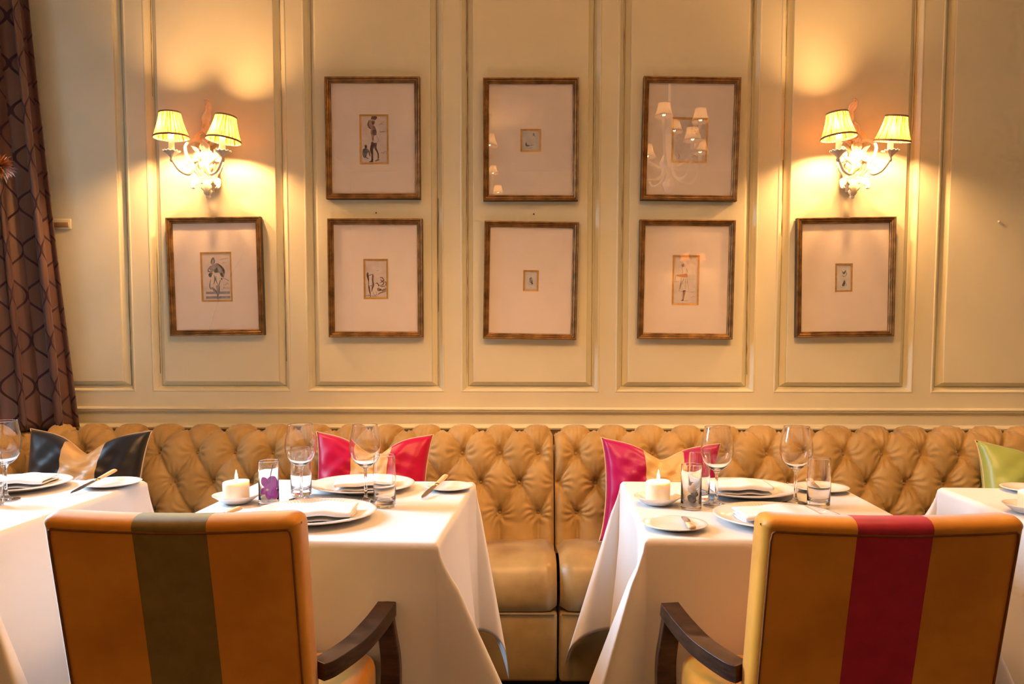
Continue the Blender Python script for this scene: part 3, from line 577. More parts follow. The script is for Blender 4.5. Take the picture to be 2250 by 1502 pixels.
def sconce(label, loc, rotz, tilts, energy, offs, group='gilt wall sconces'):
    t = thing('wall_sconce', label, 'wall lamp', loc, rotz, group=group)
    L = lambda p, wd, **k: leaf('acanthus_leaf', p, wd, t, **k)
    L([(0, -.020, -.02), (.006, -.030, .05), (-.012, -.024, .10), (-.004, -.020, .15), (.006, -.040, .178), (-.008, -.052, .186)], .022, lobes=5)
    L([(0, -.02, -.12), (-.004, -.045, -.08), (.004, -.062, -.03), (0, -.075, .012), (.002, -.095, .024)], .030, lobes=5)
    for s in (-1, 1):
        L([(0, -.03, -.13), (s * .030, -.045, -.095), (s * .046, -.050, -.050), (s * .034, -.055, -.015), (s * .052, -.070, .004)], .020, lobes=4)
        L([(0, -.03, -.03), (s * .022, -.045, .000), (s * .040, -.045, .030), (s * .030, -.050, .056), (s * .012, -.060, .060)], .015, lobes=4)
        L([(0, -.03, -.125), (s * .026, -.050, -.122), (s * .044, -.062, -.132), (s * .050, -.075, -.150), (s * .040, -.080, -.158)], .016, lobes=3)
        L([(0, -.02, .03), (s * .018, -.030, .060), (s * .022, -.030, .085), (s * .008, -.034, .105)], .010, lobes=3)
        L([(0, -.03, -.06), (s * .030, -.055, -.040), (s * .060, -.070, -.052), (s * .072, -.080, -.072)], .013, lobes=3)
    L([(0, -.035, -.115), (0, -.060, -.140), (0, -.062, -.165), (0, -.050, -.185)], .024, lobes=3)
    lathe_obj('finial', [(0, -.022), (.006, -.02), (.010, -.013), (.007, -.006), (.013, .0), (.016, .010), (.008, .018), (0, .02)], 'sconce', t, 16, loc=(0, -.050, -.172))
    lathe_obj('backplate', [(.0, .012), (.014, .011), (.026, .006), (.030, .0), (.0, 0)], 'sconce', t, 24, rfun=lambda r, z, th, k: (r * (1 + .8 * abs(math.sin(th)) ** 2), z), rot=(PI / 2, 0, 0), loc=(0, 0.0, -.04))
    tube('stem', [(0, -.012, -.16), (0, -.030, -.08), (0, -.034, .0), (0, -.028, .08)], [.012, .016, .014, .006], 'sconce', t, 10)
    for s, tl, of in ((-1, tilts[0], offs[0]), (1, tilts[1], offs[1])):
        pth = spline([(-s * p[0] if s == 1 else p[0], p[1], p[2]) for p in ARM], 60)
        tube('arm', pth, np.linspace(.0065, .0050, 60), 'sconce', t, 10)
        scr = [(s * (.012 + .016 * (1 - k / 30) * math.cos(k * .32)), -.055, .020 + .016 * (1 - k / 30) * math.sin(k * .32)) for k in range(26)]
        tube('scroll', scr, np.linspace(.0050, .0025, 26), 'sconce', t, 8)
        cup_and_candle(t, s * .0965, -.150, -.055, tl, of, energy)
    return t
sconce('lit gilt two-shade sconce on the panel beside the dark curtain', (-1.2225, YB, 1.930), 0, ((.02, -.03), (-.03, .11)), BULB_SCONCE, ((0, 0, .072), (.004, 0, .060)))
sconce('lit gilt two-shade sconce on the panel above the two-birds picture', (1.2865, YB, 1.928), 0, ((-.02, -.09), (.20, .06)), BULB_SCONCE, ((0, 0, .070), (.006, 0, .056)))
sconce('gilt two-shade sconce on the opposite wall, seen mirrored in picture glass', (2.10, YF, 2.13), PI, ((.02, -.03), (-.03, .05)), BULB_SCONCE, ((0, 0, .07), (0, 0, .065)))
def chandelier(label, loc, n, energy, rad=.30):
    t = thing('chandelier', label, 'chandelier', loc, group='shaded chandeliers overhead')
    lathe_obj('body', [(0, -.22), (.02, -.21), (.035, -.17), (.015, -.13), (.03, -.09), (.055, -.05), (.03, 0), (.015, .06), (.03, .11), (.012, .16), (.008, .30), (.008, ZC - loc[2] - .03), (.05, ZC - loc[2] - .02), (.05, ZC - loc[2]), (0, ZC - loc[2])], 'sconce', t, 24)
    for k in range(n):
        a = 2 * PI * k / n + .35; dz = .0 if k % 2 else .14; rr = rad * (.8 if not k % 2 else 1); ca, sa = math.cos(a), math.sin(a)
        tube('arm', spline([(.02 * ca, .02 * sa, -.05), (.3 * rr * ca, .3 * rr * sa, -.14 + dz * .5), (.75 * rr * ca, .75 * rr * sa, -.15 + dz), (rr * ca, rr * sa, -.06 + dz)], 30), .007, 'sconce', t, 8)
        cup_and_candle(t, rr * ca, rr * sa, -.045 + dz, (0, 0), (0, 0, .072), energy, .80)
    return t
chandelier('shaded chandelier hanging behind the camera, mirrored in the upper right picture', (.85, 1.70, 2.25), 8, BULB_CHAND * .68, .22)
chandelier('added unseen chandelier above the orchid table, warming the wall', (-.36, 1.65, 2.30), 8, BULB_CHAND * .60, .19)  # extra fixture added for warm light on the panelled wall
chandelier('added unseen chandelier behind the camera, brightening the chair backs', (-.46, -1.2, 2.55), 8, BULB_CHAND * .45, .27)  # extra fixture added to lift the chair backs from behind

# ------------------------------------------------------------------ tables and cloths
def table_and_cloth(cx, cy, rz, wdt, dep, names, corners, L=.47, seed=0):
    t = thing('dining_table', names[0], 'table', (cx, cy, 0), rz, group='dining tables along the banquette')
    box('table_top', -wdt / 2 + .008, wdt / 2 - .008, -dep / 2 + .008, dep / 2 - .008, .715, .743, 'wood', t, .004)
    lathe_obj('pedestal', [(0, .712), (.06, .71), (.035, .68), (.03, .12), (.05, .06), (0, .05)], 'wood', t, 20)
    box('foot', -.25, .25, -.035, .035, 0, .05, 'wood', t, .008); box('foot', -.035, .035, -.25, .25, 0, .049, 'wood', t, .008)
    a, b = wdt / 2, dep / 2; r = np.random.RandomState(seed)
    def axis(h):
        inn = np.concatenate([np.linspace(0, h - .012, 7), [h - .005, h - .002, h]]); out = np.concatenate([[.003, .007, .014], np.linspace(.026, L, 38)]) + h
        p = np.concatenate([inn, out]); return np.concatenate([-p[:0:-1], p])
    xs, ys = axis(a), axis(b); P = np.zeros((len(ys), len(xs), 3)); ph = r.rand(4) * 6
    for j, y in enumerate(ys):
        for i, x in enumerate(xs):
            ox, oy = max(abs(x) - a, 0), max(abs(y) - b, 0); sx, sy = (1 if x >= 0 else -1), (1 if y >= 0 else -1)
            if ox == 0 and oy == 0:
                P[j, i] = (x, y, .7505 - .0025 * max(0, 1 - (a - abs(x)) / .006) ** 2 - .0025 * max(0, 1 - (b - abs(y)) / .006) ** 2); continue
            A, psi, B, K = corners[(sx, sy)]
            def base(tt, sidex):
                return .005 * min(1, tt / .008) + .020 * tt
            if oy == 0:
                wv = .085 * ox * math.sin(2 * PI * 1.3 * y / dep + ph[0 if sx > 0 else 1]) * (1 - (y / b) ** 4)
                P[j, i] = (sx * (a + base(ox, 1) + wv), y, .748 - ox * .997)
            elif ox == 0:
                wv = .045 * oy * math.sin(2 * PI * 1.2 * x / wdt + ph[2 if sy > 0 else 3]) * (1 - (x / a) ** 4)
                P[j, i] = (x, sy * (b + base(oy, 0) + wv), .748 - oy * .997)
            else:
                rr = math.hypot(ox, oy); phi = math.atan2(oy, ox)
                grow = min(1, rr / .10) ** .5
                e = rr * A * math.sin(2 * phi) ** .8 * grow if 0 < phi < PI / 2 else 0
                wv = rr * B * math.sin(4 * phi) * grow + rr * K * math.sin(2 * phi) ** 2 * math.sin(6 * phi)
                fx, fy = base(rr, 1) * math.cos(phi), base(rr, 0) * math.sin(phi)
                dx = sx * (e * math.cos(psi) + wv * math.sin(psi) + fx); dy = sy * (e * math.sin(psi) - wv * math.cos(psi) + fy)
                z = math.sqrt(max(rr * rr - e * e - wv * wv, (.55 * rr) ** 2))
                P[j, i] = (sx * a + dx, sy * b + dy, .748 - z * .997)
    o = grid('tablecloth', P, 'cloth', None); o.location = (cx, cy, 0); o.rotation_euler = (0, 0, rz)
    sm = o.modifiers.new('thickness', 'SOLIDIFY'); sm.thickness = .0015; sm.offset = -1
    tag(o, names[1], 'tablecloth', 'white tablecloths along the banquette')
    return o
RZ = -math.radians(2.9)
DC = {(1, 1): (.36, .5, .10, .03), (1, -1): (.40, .30, .08, .03), (-1, 1): (.38, .45, .10, .03), (-1, -1): (.38, .30, .09, .03)}
def corners(**kw):
    d = dict(DC); d.update({tuple(int(c + '1') for c in k.replace('p', '+').replace('m', '-')): v for k, v in kw.items()}); return d
table_and_cloth(-1.512, 2.085, RZ, .66, .74, ('dining table under the white cloth nearest the curtain', 'white linen cloth over the leftmost table beside the curtain'), corners(pp=(.16, .9, .05, .02), pm=(.40, .2, .06, .03), mp=(.18, .5, .08, .02), mm=(.18, .5, .08, .02)), seed=3)
table_and_cloth(-.492, 2.085, RZ, .662, .74, ('dining table under the white cloth with the orchid glass', 'white linen cloth over the table with the purple orchid glass'), corners(pp=(.16, .35, .08, .03), pm=(.42, .12, .05, .02), mm=(.36, .4, .08, .03)), seed=5)
table_and_cloth(.622, 2.085, RZ, .648, .71, ('dining table under the white cloth with the shell glass', 'white linen cloth over the table with the shell-filled glass'), corners(mp=(.27, .25, .12, .08), mm=(.34, .30, .12, .11)), seed=8)
table_and_cloth(1.566, 1.985, RZ, .662, .74, ('dining table under the white cloth nearest the green cushion', 'white linen cloth over the rightmost table beside the green cushion'), corners(mp=(.34, .3, .12, .05), mm=(.36, .3, .10, .04)), seed=11)

# ------------------------------------------------------------------ tableware
ZT_ = .7525
def charger(label, x, y, D=.302):
    t = thing('charger_plate', label, 'plate', (x, y, ZT_), group='fluted white charger plates'); R = D / 2
    pr = [(0, .004), (.072, .004), (.090, .0055), (.100, .010), (.108, .0125), (.118, .014), (.128, .0162), (.138, .0185), (.146, .0198), (.1505, .0200), (.1515, .0188), (.149, .0165), (.130, .012), (.108, .007), (.095, .001), (.070, 0), (0, 0)]
    def fl(r, z, th, k):
        if 4 <= k <= 7: z = z + .0011 * math.cos(96 * th) * (1 if k in (5, 6) else .5)
        return r * R / .1515, z
    lathe_obj('dish', pr, 'china', t, 384, fl); return t
def side_plate(label, x, y, D=.150):
    pr = [(0, .003), (.36, .003), (.55, .0045), (.70, .0085), (.88, .0115), (.985, .013), (1, .0122), (.97, .010), (.70, .005), (.55, .0005), (.36, 0), (0, 0)]
    o = lathe_obj('side_plate', [(r * D / 2, z) for r, z in pr], 'china', None, 72, loc=(x, y, ZT_)); return tag(o, label, 'plate', 'small white side plates')
def saucer(label, x, y, D=.126):
    pr = [(0, .004), (.45, .004), (.62, .008), (.82, .0165), (.98, .022), (1.0, .0225), (.99, .0205), (.82, .013), (.60, .003), (.50, 0), (0, 0)]
    o = lathe_obj('saucer', [(r * D / 2, z) for r, z in pr], 'china', None, 64, loc=(x, y, ZT_)); return tag(o, label, 'saucer', 'candle saucers')
def napkin(label, x, y, z, rz, ln=.17, wd=.085, layers=3):
    path = []
    for k in range(layers):
        zz = .004 + k * .0105; s = 1 if k % 2 == 0 else -1
        path += [(-s * wd / 2, zz), (-s * wd / 4, zz + .0008), (0, zz + .0015), (s * wd / 4, zz + .001), (s * wd / 2, zz + .001)]
        if k < layers - 1: path += [(s * (wd / 2 + .0042), zz + .0052)]
    q = spline(path, 90); nu = 26; P = np.zeros((90, nu, 3))
    for i in range(nu):
        u = -1 + 2 * i / (nu - 1)
        P[:, i, 0] = u * ln / 2 * (1 - .03 * np.sin(q[:, 1] * 200)); P[:, i, 1] = q[:, 0] * (1 + .04 * u); P[:, i, 2] = q[:, 1] * (1 + .12 * math.sin(3 * u + 1)) + .0012 * math.sin(7 * u)
    o = grid('napkin', P, 'napkin', None, loc=(x, y, z), rot=(0, 0, rz)); sm = o.modifiers.new('thickness', 'SOLIDIFY'); sm.thickness = .0034; sm.offset = 0
    return tag(o, label, 'napkin', 'folded napkins on the charger plates')
def knife(label, p0, p1):
    """butter knife from blade tip p0 to handle end p1"""
    p0, p1 = Vector(p0), Vector(p1); d = p1 - p0; L = d.length; t = thing('butter_knife', label, 'knife', tuple(p0), group='butter knives on side plates')
    t.rotation_euler = (0, -math.asin(d.z / L), math.atan2(d.y, d.x))
    bl = L * .55; V = [(0, .001, 0), (bl * .15, .0085, 0), (bl * .5, .0105, 0), (bl * .9, .008, 0), (bl, .005, 0), (bl, -.004, 0), (bl * .9, -.006, 0), (bl * .5, -.006, 0), (bl * .15, -.005, 0)]
    n = len(V); V2 = [(a, b, .0009) for a, b, c in V] + [(a, b, -.0009) for a, b, c in V]
    mesh('blade', V2, [tuple(range(n))[::-1], tuple(range(n, 2 * n))] + [(i, (i + 1) % n, n + (i + 1) % n, n + i) for i in range(n)], 'steel', t, smooth=False)
    sect = [(1.0 * math.cos(a), .55 * math.sin(a)) for a in np.linspace(0, 2 * PI, 12, endpoint=False)]
    tube('ferrule', [(bl - .002, 0, 0), (bl + .012, 0, 0)], [.0062, .0066], 'ferrule', t, sect=sect)
    tube('handle', [(bl + .012, 0, 0), (bl + .02, 0, 0), (bl + (L - bl) * .5, 0, 0), (L - .012, 0, 0), (L - .003, 0, 0), (L, 0, 0)], [.0066, .0072, .0085, .0095, .0085, .004], 'bone', t, sect=sect)
    return t
def wine_glass(label, x, y, H=.210, R=.0425):
    o_ = [(.0, .0), (.030, .0), (.0335, .0008), (.0335, .0016), (.024, .0035), (.010, .0075), (.0052, .014), (.0040, .030), (.0038, .070), (.0046, .084), (.0085, .0925), (.018, .0985), (.029, .108), (.0375, .122), (.0415, .138), (.0425, .152), (.0410, .168), (.0375, .186), (.0345, .2035), (.0337, .2075), (.03352, .2088), (.0334, .2094)]
    i_ = [(.0332, .2096), (.03302, .2094), (.03305, .2088), (.03325, .2075), (.03405, .2030), (.0370, .186), (.0405, .168), (.0419, .152), (.0409, .138), (.0368, .1228), (.0280, .1095), (.0175, .1012), (.0075, .0975), (0, .0968)]
    o = lathe_obj('wine_glass', [(r * R / .0425, z * H / .2096) for r, z in o_ + i_], 'glass', None, 64, loc=(x, y, ZT_ - .0002)); return tag(o, label, 'wine glass', 'stemmed wine glasses')
def tumbler(label, x, y, H=.135, R=.0295):
    pr = [(0, .001), (.86, .0), (.93, .010), (.97, .05), (1.0, .45), (1.0, .62), (.97, .85), (.935, .975), (.93, .992), (.928, .997), (.922, 1.0), (.916, .997), (.913, .992), (.917, .975), (.952, .85), (.980, .62), (.979, .45), (.93, .17), (.80, .125), (0, .12)]
    o = lathe_obj('tumbler', [(r * R, z * H) for r, z in pr], 'glass', None, 56, loc=(x, y, ZT_)); return tag(o, label, 'tumbler', 'water tumblers')
def vase_glass(label, x, y, H=.115, R=.0265):
    pr = [(0, 0), (.95, 0), (.985, .006), (1.0, .02), (1.0, .05), (1.0, .98), (1.0, .992), (.996, .998), (.98, 1.0), (.966, .998), (.962, .992), (.961, .98), (.955, .10), (.85, .075), (0, .07)]
    o = lathe_obj('vase_glass', [(r * R, z * H) for r, z in pr], 'glass', None, 56, loc=(x, y, ZT_)); return tag(o, label, 'glass vase')
def candle(label, x, y, h, R=.0345):
    t = thing('pillar_candle', label, 'candle', (x, y, ZT_ + .0042), group='lit ivory candles')
    lathe_obj('wax', [(0, 0), (R * .98, 0), (R, .002), (R, h - .004), (R * .985, h), (R * .93, h - .001), (R * .7, h - .006), (R * .3, h - .009), (0, h - .009)], 'wax', t, 48, lambda r, z, th, k: (r, z + (.002 * math.sin(th + 1) if k >= 3 and k < 6 else 0)))
    tube('wick', [(0, 0, h - .009), (.0005, 0, h - .004), (.001, 0, h + .002)], .0009, 'wick', t, 6)
    lathe_obj('flame', [(0, .0), (.0022, .002), (.0040, .007), (.0043, .011), (.0032, .018), (.0016, .025), (.0004, .031), (0, .032)], 'flame', t, 16, loc=(.001, 0, h))
    lamp('flame_light', (.001, 0, h + .020), .28, t, rad=.006, col=(1, .58, .24)); return t

# leftmost table
charger('white charger plate at the left edge beside the black cushion', -1.482, 2.298)
napkin('folded white napkin on the leftmost charger plate', -1.475, 2.305, ZT_ + .0052, .10, .18, .10)
side_plate('white side plate on the leftmost table with a bone-handled knife', -1.223, 2.345, .172)
knife('bone-handled butter knife resting on the leftmost side plate', (-1.262, 2.198, .7560), (-1.250, 2.425, .7860))
wine_glass('wine glass cut by the left edge of the photo', -1.401, 2.133, .216)
tumbler('water tumbler in front of the leftmost wine glass', -1.392, 2.060, .138)
# orchid table
charger('front charger plate beside the orchid glass', -.504, 1.923)
napkin('folded white napkin on the plate in front of the olive-striped chair', -.492, 1.900, ZT_ + .0052, .05, .18, .10)
charger('back charger plate between the two wine glasses of the orchid table', -.460, 2.301)
napkin('folded white napkin before the raspberry cushion', -.450, 2.292, ZT_ + .0052, .12, .165, .105)
side_plate('white side plate right of the back plate on the orchid table', -.207, 2.300, .142)
knife('butter knife propped on the side plate nearest the banquette seam', (-.268, 2.150, .7560), (-.222, 2.365, .7830))
side_plate('side plate mostly hidden behind the olive-striped chair', -.733, 1.855, .150)
knife('butter knife peeping above the olive-striped chair back', (-.740, 1.800, .7680), (-.682, 1.915, .7790))
saucer('white saucer under the candle left of the orchid glass', -.760, 2.105)
candle('lit ivory pillar candle left of the orchid glass', -.763, 2.110, .052)
vase_glass('straight clear glass holding a purple orchid bloom', -.666, 2.082, .117)
tumbler('water tumbler half behind the left wine glass on the orchid table', -.616, 2.212, .135)
wine_glass('tall wine glass just right of the orchid glass', -.598, 2.148, .207)
wine_glass('tall wine glass in front of the raspberry cushion', -.418, 2.130, .208)
tumbler('water tumbler right of the plate before the raspberry cushion', -.355, 2.062, .136)
# shell table
charger('front charger plate behind the crimson-striped chair', .618, 1.895)
napkin('folded napkin end showing left of the crimson-striped chair', .612, 1.885, ZT_ + .0052, .06, .18, .10)
charger('back charger plate between the wine glasses of the shell table', .634, 2.256)
napkin('folded white napkin on the back plate of the shell table', .625, 2.250, ZT_ + .0052, -.02, .155, .10)
side_plate('side plate seen through the rightmost tumbler', .874, 2.301, .158)
knife('butter knife on the side plate seen through the rightmost tumbler', (.838, 2.215, .7650), (.868, 2.385, .7705))
side_plate('white side plate at the front left of the shell table', .360, 1.836, .152)
knife('butter knife across the front left side plate of the shell table', (.392, 1.905, .7640), (.384, 1.752, .7720))
saucer('white saucer under the candle beside the magenta cushion', .366, 2.105)
candle('lit ivory pillar candle beside the magenta cushion', .368, 2.110, .056, .0325)
vase_glass('straight clear glass filled with shells and dried pods', .444, 2.050, .116)
tumbler('water tumbler behind the shell-filled glass', .488, 2.158, .134)
wine_glass('tall wine glass just right of the shell-filled glass', .519, 2.090, .209)
wine_glass('tall wine glass left of the rightmost tumbler', .738, 2.122, .207)
tumbler('rightmost water tumbler on the shell table', .782, 2.072, .130)
# rightmost table
saucer('white saucer under the candle at the right edge', 1.297, 2.013, .128)
candle('lit ivory pillar candle cut by the right edge', 1.302, 2.015, .050, .033)
side_plate('side plate behind the candle at the right edge', 1.475, 2.300, .150)

# orchid bloom
t = thing('orchid', 'purple orchid bloom on a dark stem inside the clear glass', 'flower', (-.666, 2.082, ZT_ + .009))
tube('stem', spline([(-.004, .004, 0), (0, .002, .03), (.006, -.004, .065), (.014, -.006, .098)], 20), .0011, 'stem', t, 6)
def petal(parent, c, d, n, ln, wd, mat='petal'):
    d, n = np.array(d, float), np.array(n, float); d /= np.linalg.norm(d); n /= np.linalg.norm(n); s = np.cross(d, n); P = np.zeros((14, 9, 3))
    for i in range(14):
        t_ = i / 13; wv = wd * math.sin(PI * min(1, .06 + t_ * .94)) ** .65
        for j in range(9):
            q = -1 + j / 4; P[i, j] = np.array(c) + d * ln * t_ + s * wv * q + n * (.25 * ln * t_ * t_ - .15 * wv * q * q + .0006 * math.sin(9 * q + 5 * t_))
    return grid('petal', P, mat, parent)
petal(t, (-.001, -.004, .030), (.5, .1, .75), (-.2, -1, .1), 0.0432, 0.0180); petal(t, (-.001, -.004, .030), (.75, 0, -.55), (0, -1, .1), 0.0336, 0.0156)
petal(t, (-.001, -.004, .032), (-.45, .1, .9), (.4, -1, 0), 0.0360, 0.0108); petal(t, (-.002, -.003, .030), (-.75, 0, -.5), (.2, -1, 0), 0.0240, 0.0096); petal(t, (0, -.003, .028), (.1, 0, -1), (0, -1, 0), 0.0264, 0.0108)
lathe_obj('throat', [(0, .007), (.002, .006), (.0034, .003), (.0025, 0), (0, 0)], 'orchid_core', t, 12, rot=(PI / 2 + .3, 0, 0), loc=(-.001, -.006, .030))
# shells and pods in the other glass
for k, (dx, dy, dz, s, m, lab) in enumerate([(-.004, .0, .009, 1.0, 'shell_dark', 'grey dried pod lowest in the shell glass'), (.007, -.004, .022, .8, 'shell_dark', 'dark dried pod in the middle of the shell glass'), (-.003, .002, .033, .95, 'shell', 'pale pink shell on top in the shell glass')]):
    prof = [(0, 0), (.006, .001), (.011, .006), (.0125, .012), (.009, .018), (.004, .023), (0, .025)]
    o = lathe_obj('shell' if m == 'shell' else 'dried_pod', [(r * s, z * s) for r, z in prof], m, None, 24, lambda r, z, th, kk: (r * (1 + .14 * math.cos(7 * th + z * 120)), z), loc=(.444 + dx, 2.050 + dy, ZT_ + dz + .004), rot=(.5 * (k - 1), .9 - .6 * k, k)); tag(o, lab, 'shell' if m == 'shell' else 'dried pod')

# dried flower at the left edge, in a tall vase on the leftmost table
vx, vy = -1.665, 2.20
v_ = lathe_obj('floor_vase', [(0, 0), (.045, 0), (.05, .01), (.06, .10), (.045, .22), (.028, .30), (.034, .33), (.030, .33), (.024, .30), (.04, .22), (.054, .1), (0, .012)], 'ceramic', None, 32, loc=(vx, vy, ZT_)); v_.name = 'tall_vase'
tag(v_, 'tall stone vase on the leftmost table just outside the photo', 'vase')
t = thing('dried_flower', 'dried orange chrysanthemum poking in at the left edge', 'flower', (vx, vy, ZT_ + .02)); hp = np.array([-1.428 - vx, 0, 1.657 - ZT_ - .02])
tube('stem', spline([(0, 0, 0), (.004, 0, .3), (.08, 0, .6), tuple(hp)], 30), .003, 'stem', t, 6)
V, F = [], []
for k in range(190):
    u = (k + .5) / 190; ph = math.acos(1 - 1.75 * u); a = k * 2.39996; d = np.array([math.sin(ph) * math.cos(a), math.sin(ph) * math.sin(a), math.cos(ph)]); s = np.cross(d, (0.1, .2, 1)); s /= np.linalg.norm(s); up_ = np.cross(s, d)
    L_ = .040 * (.8 + .35 * rng.rand()); n = len(V)
    for (q, wv, c) in ((.1, .0012, 0), (.5, .0030, .05), (.85, .0022, .18), (1, .0004, .30)):
        b = hp + d * L_ * q - up_ * c * L_ * .8; V += [b - s * wv, b + s * wv]
    F += [(n + 2 * i, n + 2 * i + 1, n + 2 * i + 3, n + 2 * i + 2) for i in range(3)]
o = mesh('petals', V, F, 'mum', t); o['kind'] = 'stuff'

# ------------------------------------------------------------------ cushions
def cushion(label, W, H, loc, rot, side, band, T=.075, chop=.16, ears=1.0):
    t = thing('cushion', label, 'cushion', loc, group='scatter cushions on the banquette'); t.rotation_euler = rot
    def pt(u, v, sgn):
        x = W / 2 * u * (1 - .105 * (1 - v * v) ** .8); z = H / 2 * v * (1 - .09 * (1 - u * u) ** .8)
        z -= chop * H * math.exp(-(abs(u) / .34) ** 1.6) * max(0, (v + .3) / 1.3) ** 1.6
        th = T * ((1 - u * u) * (1 - v * v)) ** .33 * (1 - .25 * math.exp(-(u / .3) ** 2) * max(0, v))
        th += (.006 * math.sin(6 * u + 3 * v) + .005 * math.sin(13 * u - 9 * v + 4 * u * v) + .003 * math.sin(23 * v + 9 * u)) * (1 - u * u) * (1 - v * v)
        return (x, -sgn * th, z + H / 2)
    parts = [(-1, 1, side)] if band is None else [(-1, -.30, side), (-.30, .30, band), (.30, 1, side)]
    for (u0, u1, m) in parts:
        V, F = [], []; nu, nv = 40 if band is None else 18, 36
        for sgn in (1, -1):
            n0 = len(V)
            for j in range(nv):
                for i in range(nu):
                    u = u0 + (u1 - u0) * i / (nu - 1); v = -1 + 2 * j / (nv - 1); V.append(pt(math.copysign(abs(u) ** .9, u), math.copysign(abs(v) ** .9, v), sgn))
            fs = grid_faces(nu, nv); F += [tuple(n0 + q for q in (f if sgn == 1 else f[::-1])) for f in fs]
        bm = bmesh.new(); me = bpy.data.meshes.new('cover'); bv = [bm.verts.new(v) for v in V]
        for f in F: bm.faces.new([bv[i] for i in f])
        bmesh.ops.remove_doubles(bm, verts=bm.verts, dist=.0004); bm.to_mesh(me); bm.free(); me.materials.append(M[m]); me.polygons.foreach_set('use_smooth', [True] * len(me.polygons))
        o = bpy.data.objects.new('centre_band' if (band and m == band) else 'cover', me); link(o, t)
    loop = [pt(u, -1, 1) for u in np.linspace(-1, 1, 40)] + [pt(1, v, 1) for v in np.linspace(-1, 1, 40)[1:]] + [pt(u, 1, 1) for u in np.linspace(1, -1, 60)[1:]] + [pt(-1, v, 1) for v in np.linspace(1, -1, 40)[1:-1]]
    tube('piping', loop, .0024, 'piping', t, 6, closed=True, up=(0, 1, 0)); return t
cushion('black satin cushion with a gold centre band beside the curtain', .44, .40, (-1.585, 2.790, .474), (-.30, .02, .05), 'satin_black', 'satin_gold', chop=.19)
cushion('raspberry red satin cushion with a gold centre band', .43, .39, (-.540, 2.775, .474), (-.28, .02, -.02), 'satin_pink', 'satin_gold', chop=.20)
cushion('magenta satin cushion with a gold centre band behind the candle', .44, .37, (.495, 2.765, .470), (-.28, .06, .06), 'satin_magenta', 'satin_gold', chop=.15)
cushion('lime green satin cushion at the right edge', .50, .36, (1.862, 2.765, .464), (-.34, .10, -.05), 'satin_green', None, chop=.12)

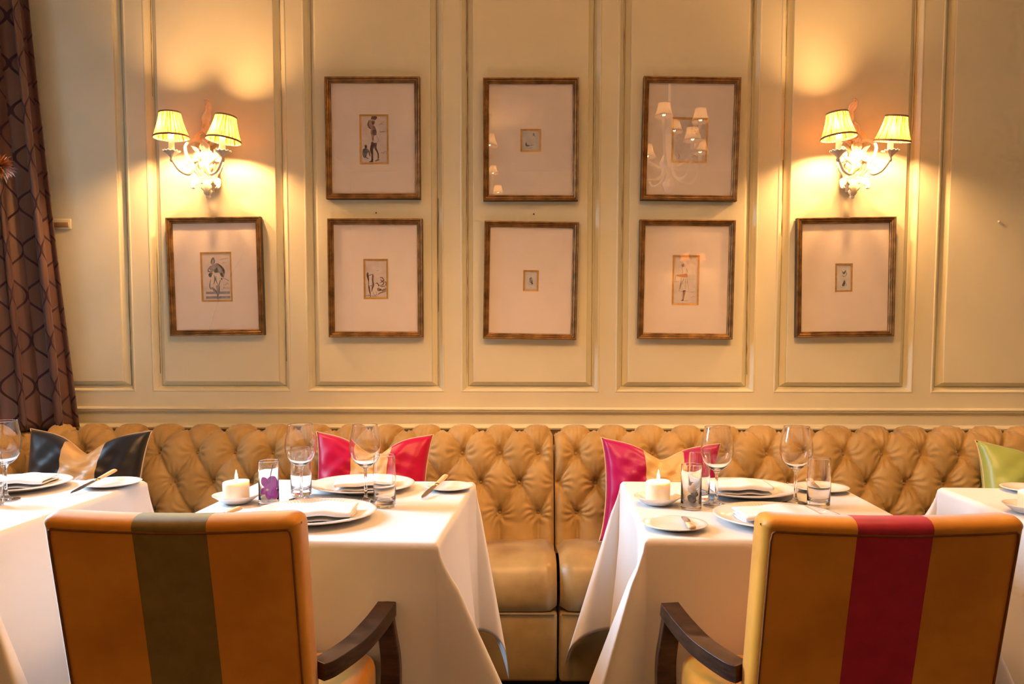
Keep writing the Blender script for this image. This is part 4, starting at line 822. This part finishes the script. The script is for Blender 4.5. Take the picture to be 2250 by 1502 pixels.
# ------------------------------------------------------------------ chairs
def chair(label, cx, stripe, rz=0.0):
    """armchair seen from behind; local y=0 is the back face at its top seam"""
    t = thing('dining_armchair', label, 'chair', (cx, 1.35, 0), rz, group='striped dining armchairs')
    hw = .224; rec = .19                                # recline (y per z)
    yb = lambda z: (.862 - z) * rec
    # section of the back (y, z): back face, rolled top, front face
    sec = [(yb(.30), .30)] + [(yb(z), z) for z in np.linspace(.34, .862, 10)]
    sec += [(-.0025, .867), (-.0035, .873), (.000, .881), (.009, .887), (.024, .890), (.045, .889), (.062, .884), (.073, .875), (.076, .862)]
    sec += [(yb(z) + .076, z) for z in np.linspace(.84, .34, 10)] + [(yb(.30) + .07, .30)]
    def piece(name, x0, x1, m, bl=False, br=False):
        n = len(sec); V = []; xs = np.linspace(x0, x1, 7); F = []
        for x in xs: V += [(x, y, z - .008 * max(0, 1 - (x / hw) ** 2) * min(1, max(0, (z - .7) / .15))) for y, z in sec]
        for k in range(6):
            for i in range(n): F.append((k * n + i, k * n + (i + 1) % n, k * n + n + (i + 1) % n, k * n + n + i))
        F += [tuple(range(n))[::-1], tuple(range(6 * n, 7 * n))]
        bm = bmesh.new(); bv = [bm.verts.new(v) for v in V]; fc = [bm.faces.new([bv[i] for i in f]) for f in F]
        bmesh.ops.recalc_face_normals(bm, faces=bm.faces)
        ed = [e for e in bm.edges if (bl and all(abs(v.co.x - x0) < 1e-6 for v in e.verts)) or (br and all(abs(v.co.x - x1) < 1e-6 for v in e.verts))]
        if ed: bmesh.ops.bevel(bm, geom=ed, offset=.020, segments=5, profile=.5, affect='EDGES')
        me = bpy.data.meshes.new(name); bm.to_mesh(me); bm.free(); me.materials.append(M[m]); me.polygons.foreach_set('use_smooth', [True] * len(me.polygons))
        me.set_sharp_from_angle(angle=math.radians(50))
        o = bpy.data.objects.new(name, me); link(o, t); return o
    sw = .0645
    piece('backrest', -hw, -sw - .0003, 'chair_gold', bl=True); piece('backrest', sw + .0003, hw, 'chair_gold', br=True)
    tag(piece('back_stripe', -sw, sw, stripe), 'vertical coloured satin stripe')
    ph = .211
    sg = lambda x: .008 * (1 - (x / hw) ** 2)
    lp = [(-ph, yb(z) - .0004, z) for z in np.linspace(.32, .845, 14)] + [(-ph + .002, -.0005, .859)] + [(x, -.0012, .8635 - sg(x)) for x in np.linspace(-ph + .006, ph - .006, 24)] + [(ph - .002, -.0005, .859)] + [(ph, yb(z) - .0004, z) for z in np.linspace(.845, .32, 14)]
    tube('piping', lp, .0022, 'chair_seam', t, 8, up=(0, 1, 0.01))  # thin dark tube stands in for the shaded crease along the seam
    s = box('seat_cushion', -.298, .298, .078, .340, .42, .520, 'chair_gold', t); bm = bmesh.new(); bm.from_mesh(s.data)
    bmesh.ops.bevel(bm, geom=list(bm.edges), offset=.045, segments=6, profile=.6, affect='EDGES'); bm.to_mesh(s.data); bm.free(); s.data.polygons.foreach_set('use_smooth', [True] * len(s.data.polygons))
    box('seat_rail', -.305, .305, .078, .330, .375, .425, 'wood', t, .006)
    sect = [(-1, -.75), (1, -.75), (1, .75), (-1, .75)]
    for s_ in (-1, 1):
        pth = spline([(s_ * .222, .116, .566), (s_ * .240, .140, .566), (s_ * .276, .210, .575), (s_ * .300, .275, .590), (s_ * .314, .325, .603), (s_ * .318, .347, .608)], 40)
        v, f = sweep(pth, np.linspace(.0225, .0200, 40), sect=sect); o = mesh('arm', v, f, 'wood', t, smooth=False); bev(o, .0035, 2, 50)
        pth = spline([(s_ * .314, .336, .598), (s_ * .321, .331, .55), (s_ * .328, .326, .50), (s_ * .328, .320, .44), (s_ * .322, .314, .37)], 24)
        v, f = sweep(pth, np.linspace(.0185, .022, 24), sect=[(-1, -.8), (1, -.8), (1, .8), (-1, .8)], up=(0, 1, 0)); o = mesh('arm_post', v, f, 'wood', t, smooth=False); bev(o, .003, 2, 50)
        v, f = sweep([(s_ * .318, .314, .38), (s_ * .300, .305, .0)], [.022, .016], sect=[(-1, -1), (1, -1), (1, 1), (-1, 1)]); mesh('leg', v, f, 'wood', t, smooth=False)
        v, f = sweep([(s_ * .185, .125, .40), (s_ * .185, .06, .0)], [.022, .016], sect=[(-1, -1), (1, -1), (1, 1), (-1, 1)]); mesh('leg', v, f, 'wood', t, smooth=False)
    return t
chair('gold velvet armchair with an olive centre stripe, seen from behind', -.606, 'chair_olive')
chair('gold velvet armchair with a crimson centre stripe, seen from behind', .642, 'chair_crimson')
